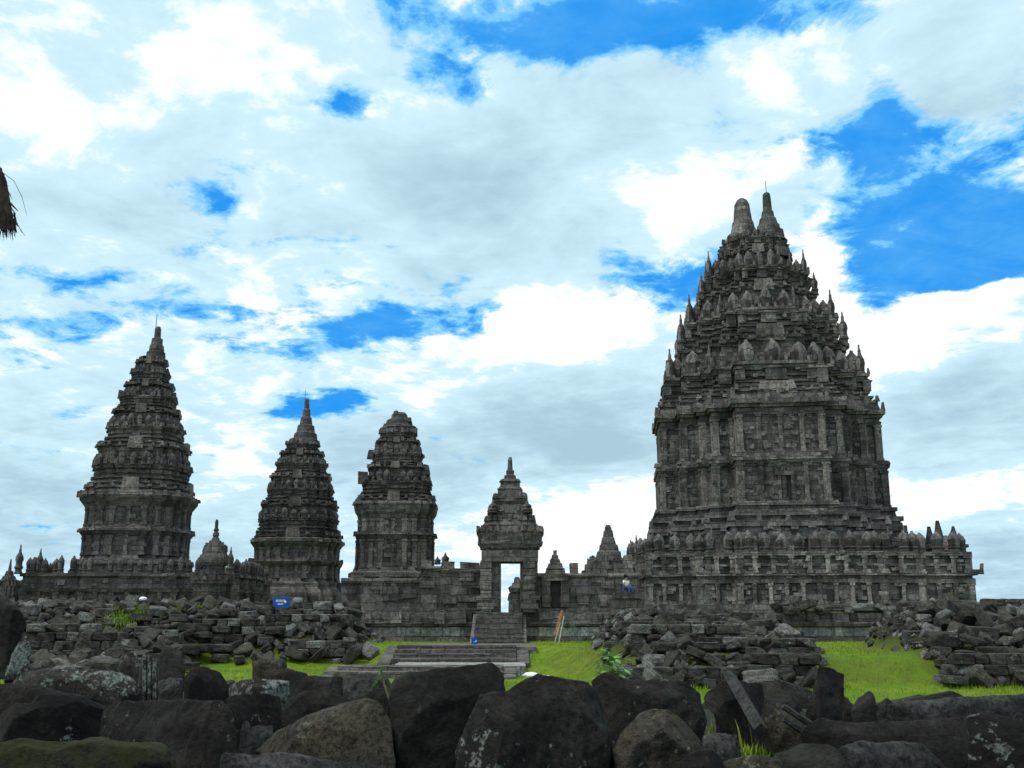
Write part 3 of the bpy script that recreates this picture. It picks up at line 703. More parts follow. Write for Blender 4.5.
# ------------------------------------------------------------------ walls of the inner court
YW = 52.0
def X(px, Y=YW, z=2.5): return (px-512)*mpp(Y, z)
def wall_run(m, x0, x1, prof, jit=.025, seg=.9):
    """prof: [(z, y_front)] closed to the back at y=+1.2"""
    n = max(1, int((x1-x0)/seg)); rg = []
    for i in range(n+1):
        x = x0+(x1-x0)*i/n
        pts = [(x, y+rnd.uniform(-jit, jit), z+rnd.uniform(-jit, jit)*.8) for z, y in prof]
        rg.append(pts+[(x, 1.2, prof[-1][0]), (x, 1.2, prof[0][0])])
    m.rings(rg)
zw = lambda y: zat(y, YW)
FOOT = zw(642)-.25
low_prof = [(FOOT, -.55), (zw(637.5), -.55), (zw(637.5), -.40), (zw(636), -.40)]
band = [(zw(636), -.25), (zw(627), -.25)]
mid = [(zw(627), -.30), (zw(626), -.42), (zw(623.5), -.48), (zw(622), -.48), (zw(622), -.15), (zw(613), -.15), (zw(613), -.05)]
def court_wall(label, x0, x1, up=None, extra=None):
    T = tag(empty('court_wall', ((x0+x1)/2, YW, 0)), label, 'wall'); c = (x0+x1)/2
    m = MB(); wall_run(m, x0-c, x1-c, low_prof); m.build('plinth', WALLM, T)
    m = MB(); wall_run(m, x0-c, x1-c, band)
    L = x1-x0
    for i in range(int(L/2.2)): m.box((x0-c+1.1+i*2.2+rnd.uniform(-.4, .4), -.28, zw(631.5)), (rnd.uniform(.3, .5), .2, zw(627.2)-zw(636)), 0, .01)
    m.build('pale_band', PALE, T)
    m = MB(); wall_run(m, x0-c, x1-c, mid)
    for i in range(int(L/1.3)):
        m.box((x0-c+.7+i*1.3+rnd.uniform(-.3, .3), -.18, zw(617.5)), (rnd.uniform(.4, .9), .22, zw(613.4)-zw(621.6)), 0, .03)
    m.build('moulding', WALLM, T)
    if up:
        m = MB()
        for (p0, p1, yt) in up:
            a, b_ = X(p0)-c, X(p1)-c
            wall_run(m, a, b_, [(zw(613), .0), (zw(608), .0), (zw(608), .12), (zw(yt+5), .12), (zw(yt+5), .0), (zw(yt+2.5), -.06), (zw(yt), -.02), (zw(yt), .3)])
            k = int((b_-a)*(zw(yt)-zw(608))*1.6)
            for _ in range(k): m.box((rnd.uniform(a+.2, b_-.2), .10, rnd.uniform(zw(606), zw(yt+6))), (rnd.uniform(.3, .8), rnd.uniform(.08, .3), rnd.uniform(.22, .42)), 0, .02)
        m.build('upper_wall', WALLM, T)
    if extra: extra(T, c)
    return T
def extraL(T, c):
    for px, py, wd, h in ((448, 566, 12, 4), (469, 567, 20, 3.5), (425, 566, 10, 5), (382, 578, 10, 4), (355, 579, 12, 3)):
        m = MB(); m.box((X(px)-c, .5, zw(py)+h*.025-.12), (wd*.05, .7, h*.05+.34), 0, .05, .9); m.build('coping_stone', WALLM, T)
    inst('finial', PINNT[0], T, (X(444)-c, .5, zw(566)), (.24, .24, .72)); inst('finial', PINNT[1], T, (X(436)-c, .5, zw(564)), (.2, .2, .4))
    m = MB()
    for px in (368, 397, 440, 462): m.box((X(px)-c, -.35, zw(617)), (.55, .5, .62), 0, .05, .85)
    m.build('spout_block', WALLM, T)
court_wall('long dark court wall with pale lower band on the left side of the gateway steps', X(340), X(472), [(340, 421, 578), (420, 441, 566), (441, 482, 568)], extraL)
def extraR(T, c):
    # blind niche with a gabled pediment
    m = MB(); xn = X(555.5)-c
    m.box((xn, .04, zw(591)), (.40, .16, zw(575)-zw(607))); nc = m.build('niche', OPENSHADE, T)  # flat dark box, its colour stands for the shade in the niche
    m = MB()
    for s_ in (-1, 1): m.box((xn+s_*.48, -.08, zw(591)), (.42, .36, zw(575)-zw(607)), 0, .015)
    m.box((xn, -.1, zw(577.5)), (1.25, .42, .32), 0, .02); m.box((xn, -.06, zw(573)), (.9, .4, .30), 0, .02, .5); m.build('niche_frame', WALLM, nc)
    # pediment crown on the coping over the niche
    m = MB()
    for (py0, py1, hw) in ((574, 568, 10.5), (568, 563.5, 8), (563.5, 559, 5.2), (559, 555, 3.2), (555, 550.5, 1.8)):
        m.box((X(556)-c, .5, (zw(py0)+zw(py1))/2), (2*hw*.0507, .8, zw(py1)-zw(py0)+.03), 0, .03, .86)
    m.build('crown', WALLM, T)
    for px, py, wd, h in ((575, 573, 9, 10), (591, 573, 8, 7), (630, 572, 8, 18), (622, 572, 12, 9), (590, 572, 3.5, 14)):
        m = MB(); m.box((X(px)-c, .5, zw(py)+h*.025-.05), (wd*.05, .6, h*.05+.1), 0, .04, .85); m.build('coping_stone', WALLM, T)
court_wall('dark court wall with a blind niche between the gateway and the great temple', X(526), X(640), [(534, 640, 573)], extraR)
court_wall('low retaining wall in front of the great temple, half hidden by rubble', X(640.5), 46.0, None)
court_wall('low retaining wall behind the left rubble heap below the leftmost tower', -46.0, X(339.5), None)

# ------------------------------------------------------------------ gateway
G = tag(empty('gateway', (X(510), YW, zw(613))), 'tall narrow stone gateway with a tiered roof and bright sky showing through its doorway', 'gateway')
GZ = lambda y: zat(y, YW)-zw(613)
mg = lambda p: p*.0503
m = MB()
for x0, x1 in ((482, 500.5), (520.5, 538)):
    a, b_ = mg(x0-510), mg(x1-510)
    m.box(((a+b_)/2, .8, (GZ(561)-.5)/2), (b_-a, 2.2, GZ(561)+.5), 0, .0)
m.build('jamb', WALLM, G)
for s_, (x0, x1) in ((-1, (480.5, 490.5)), (1, (524, 535))):
    m = MB(); a, b_ = mg(x0-510), mg(x1-510)
    m.box(((a+b_)/2, -.38, GZ(561)/2), (b_-a, .34, GZ(561)), 0, .02)
    for k in range(7): m.box(((a+b_)/2+rnd.uniform(-.03, .03), -.42, .2+k*.36), (b_-a+.06, .42, .32), 0, .03)
    m.box(((a+b_)/2, -.4, .35), (b_-a+.3, .6, .3), 0, .02); m.box(((a+b_)/2+s_*.1, -.38, .75), (b_-a+.25, .55, .22), 0, .03)
    m.build('pilaster', STEP, G)
m = MB(); m.box((0, .75, (GZ(562)+GZ(551))/2), (mg(57), 2.6, GZ(551)-GZ(562)), 0, .02); m.build('lintel', WALLM, G)
m = MB(); kg = dict(q=.86, s1=(.62, .95), s2=(.4, 1.0))
gs = [(551.5, 29), (549, 29), (549, 31), (546, 32), (544, 34), (541, 34.5), (541, 33), (537, 33.5), (534, 35), (531, 34.5), (531, 30), (527, 29), (525, 29.5), (523, 27.5), (520, 26), (520, 24), (514, 23), (513, 24), (511, 22.5), (511, 18), (503, 17.5), (501, 18.5), (497, 17.5), (496, 14.5), (489, 13), (488, 13.5), (486, 12), (486, 10.5), (481, 10), (480, 11.5), (478, 10), (477, 6)]
E = mg(29)*.98
rg = []
for y, hw in gs:
    rg.append([(a*1.0, b_*.8+.75, GZ(y)) for a, b_ in refine(plan(mg(hw)*.98, **kg), plan(E, **kg), .5)])
m.rings(rg, .03)
for y, hw in ((531, 34.5), (520, 26), (511, 22.5), (497, 17)):
    for a, b_, L, t_, nn in edges(mg(hw)*.95, kg):
        k = max(1, int(L/.45))
        for j in range(k+1):
            f = j/k; hh = rnd.uniform(.1, .32); m.box((a[0]+(b_[0]-a[0])*f, (a[1]+(b_[1]-a[1])*f)*.8+.75, GZ(y)+hh/2-.03), (.22, .2, hh), 0, .03, .6)
m.build('tiered_roof', TOWER, G)
for px in (492.5, 527.5):
    for yy in (-.2, 1.6): inst('antefix', PINNT[1], G, (mg(px-510), yy, GZ(513)), (.26, .26, mg(13)))
m = MB(); m.lathe([(mg(6.5), GZ(479)), (mg(6.2), GZ(474)), (mg(4), GZ(472.5)), (mg(4.4), GZ(469)), (mg(2.7), GZ(467.5)), (mg(2.2), GZ(458)), (mg(1.5), GZ(455))], (0, .75, 0), 10, .01); m.build('spire', TOWER, G)
# stairs
def stairs(name, label, xc, w, y0, z0, y1, z1, n, cheek=.35, mat=STEP):
    T = tag(empty(name, (xc, y0, z0)), label, 'stairs'); m = MB(); dy, dzz = (y1-y0)/n, (z1-z0)/n
    for i in range(n):
        k = max(2, int(w/.9)); x = -w/2
        for j in range(k):       # the blocks of each tread
            ww = w/k*(rnd.uniform(.8, 1.2) if j < k-1 else 1); ww = min(ww, w/2-x) if j < k-1 else w/2-x
            m.box((x+ww/2, (i*dy+(y1-y0)+.5)/2+rnd.uniform(-.02, .02), (i+1)*dzz-dzz*.5-.1), (ww-.015, (y1-y0)+.5-i*dy, dzz+.2), 0, .012); x += ww
    m.build('tread', mat, T)
    if cheek:
        for s_ in (-1, 1):
            m = MB(); zt_ = z1-z0
            m.add([(s_*(w/2+.01), -.25, -.3), (s_*(w/2+cheek), -.25, -.3), (s_*(w/2+cheek), y1-y0+.3, -.3), (s_*(w/2+.01), y1-y0+.3, -.3),
                   (s_*(w/2+.01), -.25, -.02), (s_*(w/2+cheek), -.25, -.02), (s_*(w/2+cheek), y1-y0+.3, zt_-.06), (s_*(w/2+.01), y1-y0+.3, zt_-.06)],
                  [(0, 1, 2, 3), (4, 5, 6, 7), (0, 1, 5, 4), (1, 2, 6, 5), (2, 3, 7, 6), (3, 0, 4, 7)])
            m.build('cheek_wall', mat, T)
    return T
stairs('stone_stairs', 'steep flight of narrow stone steps climbing straight up to the gateway', X(499.5), mg(46), 47.6, zat(644.5, 47.6), 51.6, zw(612.4), 8, .16)
Y2 = 41.0
stairs('stone_stairs', 'broad low stone stairs on the grass bank below the gateway steps', (455-512)*mpp(Y2), 4.9, Y2-.5, zat(662.5, Y2-.5), Y2+2.2, zat(645, Y2+2.2), 4, .5)
m = MB(); m.box((-1.75, 45.2, zat(644.5, 46)-.25), (5.5, 4.9, .5), 0, .01); o = m.build('terrace_paving', STEP); tag(o, 'flat stone paving between the broad low stairs and the gateway steps', 'paving')
m = MB(); m.box((-1.95, 39.2, zat(664, 38.6)-.28), (4.9, 2.8, .5), 0, .01); o = m.build('landing_slab', PALE); tag(o, 'pale stone landing slab at the foot of the broad low stairs', 'paving')
stairs('stone_stairs', 'lowest wide stone steps, mostly hidden behind the foreground boulders', (420-512)*mpp(36.5), 5.9, 36.2, zat(676, 36.2), 37.7, zat(665.5, 37.7), 2, .45)

# ------------------------------------------------------------------ rubble heaps
def chipped(mat, seed, n=3):
    r = random.Random(seed); bm = bmesh.new(); bmesh.ops.create_cube(bm, size=1.0)
    bmesh.ops.bevel(bm, geom=bm.edges[:], offset=r.uniform(.05, .12), segments=1, affect='EDGES', profile=.5)
    bmesh.ops.subdivide_edges(bm, edges=[e for e in bm.edges if e.calc_length() > .4], cuts=2, use_grid_fill=True)
    for _ in range(r.randint(1, 2)):       # break corners off
        d = Vector((r.choice((-1, 1)), r.choice((-1, 1)), r.choice((-1, 1)))).normalized(); d += Vector((r.uniform(-.5, .5), r.uniform(-.5, .5), r.uniform(-.5, .5))); d.normalize()
        k = r.uniform(.42, .62)
        for v in bm.verts:
            e = v.co.dot(d)-k
            if e > 0: v.co -= d*e
    o = Vector((seed*3.1, seed*1.7, 0))
    for v in bm.verts:
        v.co += v.normal*0.0+Vector((mn.noise(v.co*2.5+o), mn.noise(v.co*2.5+o+Vector((9, 0, 0))), mn.noise(v.co*2.5+o+Vector((0, 9, 0)))))*.07
    bmesh.ops.triangulate(bm, faces=[f for f in bm.faces if len(f.verts) > 4])
    me = bpy.data.meshes.new('rubble_block'); bm.to_mesh(me); bm.free(); me.materials.append(mat); return me
BLK = {'dark': [chipped(B_DARK, i) for i in range(6)], 'grey': [chipped(B_MID, 10+i) for i in range(7)], 'pale': [chipped(B_PALE, 20+i) for i in range(5)]}
WORD = {'dark': 'blackish', 'grey': 'mid grey', 'pale': 'pale lichened'}
rub = []                                  # collected blocks, largest in the photo become things
def heap(where, x0f, x1f, y0, y1, dy, size, seed, coursed=.5, lift=0.0):
    r = random.Random(seed); y = y0
    while y < y1:
        x = x0f(y)+r.uniform(0, .4)
        while x < x1f(y):
            k = r.random(); kind = 'dark' if k < .36 else 'grey' if k < .80 else 'pale'
            s_ = size*r.uniform(.55, 1.3)*(1.25-.35*(y-y0)/(y1-y0))
            sx, sy, sz = s_*r.uniform(.9, 1.7), s_*r.uniform(.8, 1.1), s_*r.uniform(.45, .75)
            yy = y+r.uniform(-.25, .25)
            z = ground(x, yy)[0]+sz*.30+lift+r.uniform(-.05, .22)
            if r.random() < coursed: rot = (r.uniform(-.08, .08), r.uniform(-.07, .07), r.uniform(-.25, .25)); form = 'flat laid'
            else: rot = (r.uniform(-.7, .7), r.uniform(-.8, .8), r.uniform(0, 6)); form = 'tumbled'; z += .08
            rub.append((sx*sz*1e6/(yy*yy), where, kind, form, r.choice(BLK[kind]), (x+sx/2, yy, z), (sx, sy, sz), rot))
            x += sx*r.uniform(.9, 1.15)
        y += dy*r.uniform(.85, 1.15)
heap('the left rubble heap', lambda y: -.53*y, lambda y: (-13.2 if y < 43.0 else -6.2-.2*(y-43)), 36.4, 49.8, .62, .50, 1, .45)
heap('the middle rubble heap', lambda y: 3.0+.05*(y-31.5), lambda y: 9.0+.10*(y-33), 31.6, 42, .52, .44, 2, .5)
heap('the right rubble heap', lambda y: 13.0+.14*(y-32), lambda y: .535*y, 31.8, 42, .55, .48, 3, .45)
heap('the ruined wall top at right', lambda y: 13, lambda y: 28, 51.7, 52.7, .5, .5, 4, .45, 1.42)
heap('the ruined wall top at left', lambda y: -29, lambda y: -10.5, 51.7, 52.7, .5, .5, 5, .5, 1.40)
# coursed remains of small walls standing in the heaps
def courses(where, x0, x1, y, z0, n, seed, bh=.32, step=.0, rag=.35):
    r = random.Random(seed)
    for c in range(n):
        x = x0+r.uniform(0, .3)+c*rag*.3
        while x < x1-c*rag*r.uniform(.2, 1):
            L = r.uniform(.35, .85); k = r.random(); kind = 'dark' if k < .25 else 'grey' if k < .75 else 'pale'
            rub.append((L*bh*1e6/(y*y), where, kind, 'coursed', r.choice(BLK[kind]), (x+L/2, y+c*step+r.uniform(-.06, .06), z0+bh*(c+.5)), (L*.98, r.uniform(.5, .7), bh*1.02), (r.uniform(-.02, .02), r.uniform(-.03, .03), r.uniform(-.04, .04)+(math.pi if r.random() < .5 else 0))))
            x += L
courses('the middle rubble heap', 3.4, 6.6, 31.7, -.02, 2, 7); courses('the middle rubble heap', 6.9, 9.35, 31.9, 0.0, 3, 8, .34)
courses('the middle rubble heap', 7.4, 9.6, 33.2, .6, 3, 9, .28); courses('the middle rubble heap', 3.6, 8.0, 34.4, .9, 3, 10)
courses('the middle rubble heap', 3.8, 9.6, 36.8, 1.3, 2, 11)
courses('the right rubble heap', 14.2, 17.9, 38.2, .8, 6, 12, .30, .05); courses('the right rubble heap', 13.0, 16.9, 32.0, .05, 3, 13, .32)
courses('the right rubble heap', 17.6, 23.0, 39.0, 1.4, 4, 14, .34)
courses('the left rubble heap', -20.5, -15.5, 40.5, .5, 4, 16, .33, .1); courses('the left rubble heap', -15, -10.5, 45.0, 1.0, 3, 17, .33)
courses('the left rubble heap', -11.5, -7.2, 46.0, .9, 4, 18, .32); courses('the left rubble heap', -22, -13, 47.5, 1.75, 2, 19, .36)
courses('the left rubble heap', -9.6, -6.8, 44.0, .45, 2, 20, .32)
rub.sort(key=lambda q: -q[0])
stuff = {}
for i, (a, where, kind, form, me, loc, sc, rot) in enumerate(rub):
    if i < 300:
        o = bpy.data.objects.new('rubble_block', me); COL.objects.link(o); o.location = loc; o.scale = sc; o.rotation_euler = rot
        longish = 'long' if sc[0] > 1.55*sc[2]*1.35 else 'squat'
        tag(o, f'{WORD[kind]} {longish} {form} stone block in {where}', 'stone block', f'{WORD[kind]} {longish} {form} blocks of {where}')
    else: stuff.setdefault(me, []).append(Matrix.LocRotScale(Vector(loc), Matrix.Rotation(0, 3, 'X').to_euler() and __import__('mathutils').Euler(rot), Vector(sc)))
m = MB(); mats = [B_DARK, B_MID, B_PALE]; mi = []
for me, Ms in stuff.items():
    vs = [v.co.copy() for v in me.vertices]; fs = [tuple(p.vertices) for p in me.polygons]; k = mats.index(me.materials[0])
    for M in Ms: m.add([M@v for v in vs], fs); mi += [k]*len(fs)
rs = random.Random(5)
for _ in range(2600):        # small broken stones between the blocks
    k = rs.random()
    if k < .45: x, y = rs.uniform(-24, -5.5), rs.uniform(36.5, 50)
    elif k < .7: x, y = rs.uniform(2.9, 10.5), rs.uniform(31.2, 42)
    else: x, y = rs.uniform(13, 23), rs.uniform(31.2, 42)
    z, sl_ = ground(x, y)
    if sl_ < .15 and rs.random() < .985: continue
    me = rs.choice(BLK[rs.choice(('dark', 'grey', 'pale'))]); s_ = rs.uniform(.10, .28); M = Matrix.Translation((x, y, z+s_*.2)) @ __import__('mathutils').Euler((rs.uniform(-1, 1), rs.uniform(-1, 1), rs.uniform(0, 6))).to_matrix().to_4x4() @ Matrix.Diagonal((s_*1.4, s_, s_*.8, 1))
    fs = [tuple(p.vertices) for p in me.polygons]; m.add([M@v.co for v in me.vertices], fs); mi += [mats.index(me.materials[0])]*len(fs)
o = m.build('small_rubble', B_DARK); o.data.materials.append(B_MID); o.data.materials.append(B_PALE); o.data.polygons.foreach_set('material_index', mi)
tag(o, 'small broken stones filling the rubble heaps', 'rubble', kind='stuff')

# ------------------------------------------------------------------ foreground boulders and blocks
TMP = bpy.data.scenes.new('workshop')
def baked(o):           # evaluate one object alone
    TMP.collection.objects.link(o)
    with bpy.context.temp_override(scene=TMP, view_layer=TMP.view_layers[0]):
        dg = bpy.context.evaluated_depsgraph_get(); dg.update()
    nm = bpy.data.meshes.new_from_object(o.evaluated_get(dg)); TMP.collection.objects.unlink(o); return nm
def boulder(name, label, pts, d, mat, th=.8, lean=.9, yaw=None, rough=.045, smooth=3, cat='stone block', group=None, low=.18, vox=24, facet=(.78, .93)):
    yaw = rnd.uniform(-.9, .9) if yaw is None else yaw
    ys_ = [p[1] for p in pts]; xs_ = [p[0] for p in pts]; ymax, ymin = max(ys_), min(ys_); xc = sum(xs_)/len(xs_)
    front = []
    for px, py in pts:
        Y = d*(1+yaw*(px-xc)/1000)
        p = at(px, py, Y)
        if py > ymax-.22*(ymax-ymin): p.z -= low
        front.append(p)
    c = sum(front, Vector())/len(front); zb_ = min(p.z for p in front)
    W_ = (max(p.x for p in front)-min(p.x for p in front)); t_ = max(.25, W_*th) if th < 5 else th
    n = len(front); k = .92; sl2 = c.x/max(c.y, 1)
    fz, fx = rnd.uniform(*facet), rnd.uniform(.88, .95); tip = lean*.18*t_
    # three outlines: the front face, the widest outline a little behind it, the back
    r0 = [Vector((c.x+(p.x-c.x)*fx-sl2*.3*t_, p.y-.30*t_+tip*(p.z-zb_)/max(.05, c.z-zb_)*.5, zb_+(p.z-zb_)*fz)) for p in front]
    r2 = [Vector((c.x+sl2*.7*t_+(p.x-c.x)*k, p.y+.7*t_, c.z+(p.z-c.z)*k-.05)) for p in front]
    o0 = Vector((c.x, c.y, c.z)); al = r0+front+r2
    me = bpy.data.meshes.new(name); me.from_pydata([tuple(p-o0) for p in al], [], [tuple(range(n)), tuple(range(3*n-1, 2*n-1, -1))]+[(q*n+i, q*n+n+i, q*n+n+(i+1) % n, q*n+(i+1) % n) for q in (0, 1) for i in range(n)])
    bm = bmesh.new(); bm.from_mesh(me); bmesh.ops.recalc_face_normals(bm, faces=bm.faces[:]); bmesh.ops.triangulate(bm, faces=bm.faces[:]); bm.to_mesh(me); bm.free()
    o = bpy.data.objects.new(name, me); COL.objects.link(o)
    H_ = max(p.z for p in front)-zb_
    md = o.modifiers.new('r', 'REMESH'); md.mode = 'VOXEL'; md.voxel_size = max(W_, H_, t_)/vox if min(W_, H_) > .16 else min(W_, H_)/6
    if smooth: ms = o.modifiers.new('s', 'SMOOTH'); ms.iterations = smooth; ms.factor = .5
    nm = baked(o); o.modifiers.clear(); o.data = nm
    of = Vector((c.x*7.3, c.z*5.1, d)); s_ = max(W_, H_); a = rough*min(1.0, s_+.2)
    nrm = [v.normal.copy() for v in nm.vertices]; cos_ = [v.co.copy() for v in nm.vertices]
    for v, q, vn in zip(nm.vertices, cos_, nrm):
        v.co = q+vn*(a*.5*mn.noise(q*2.6/max(s_, .4)+of)+a*.38*mn.noise(q*6.0+of)+a*.20*mn.noise(q*14+of)+a*.12*mn.noise(q*34+of))
    co = [v.co.copy() for v in nm.vertices]
    for _ in range(rnd.randint(4, 6)):
        dv = Vector((rnd.uniform(-1, 1), rnd.uniform(-1.3, -.35), rnd.uniform(-.5, .75))).normalized()
        kk = max(q.dot(dv) for q in co)*rnd.uniform(.66, .88)
        for i_, q in enumerate(co):
            e_ = q.dot(dv)-kk
            if e_ > 0: co[i_] = q-dv*e_*.93
    for v, q in zip(nm.vertices, co): v.co = q
    nm.materials.clear(); nm.materials.append(mat)
    nm.polygons.foreach_set('use_smooth', [True]*len(nm.polygons)); nm.update()
    o.location = o0
    return tag(o, label, cat, group)
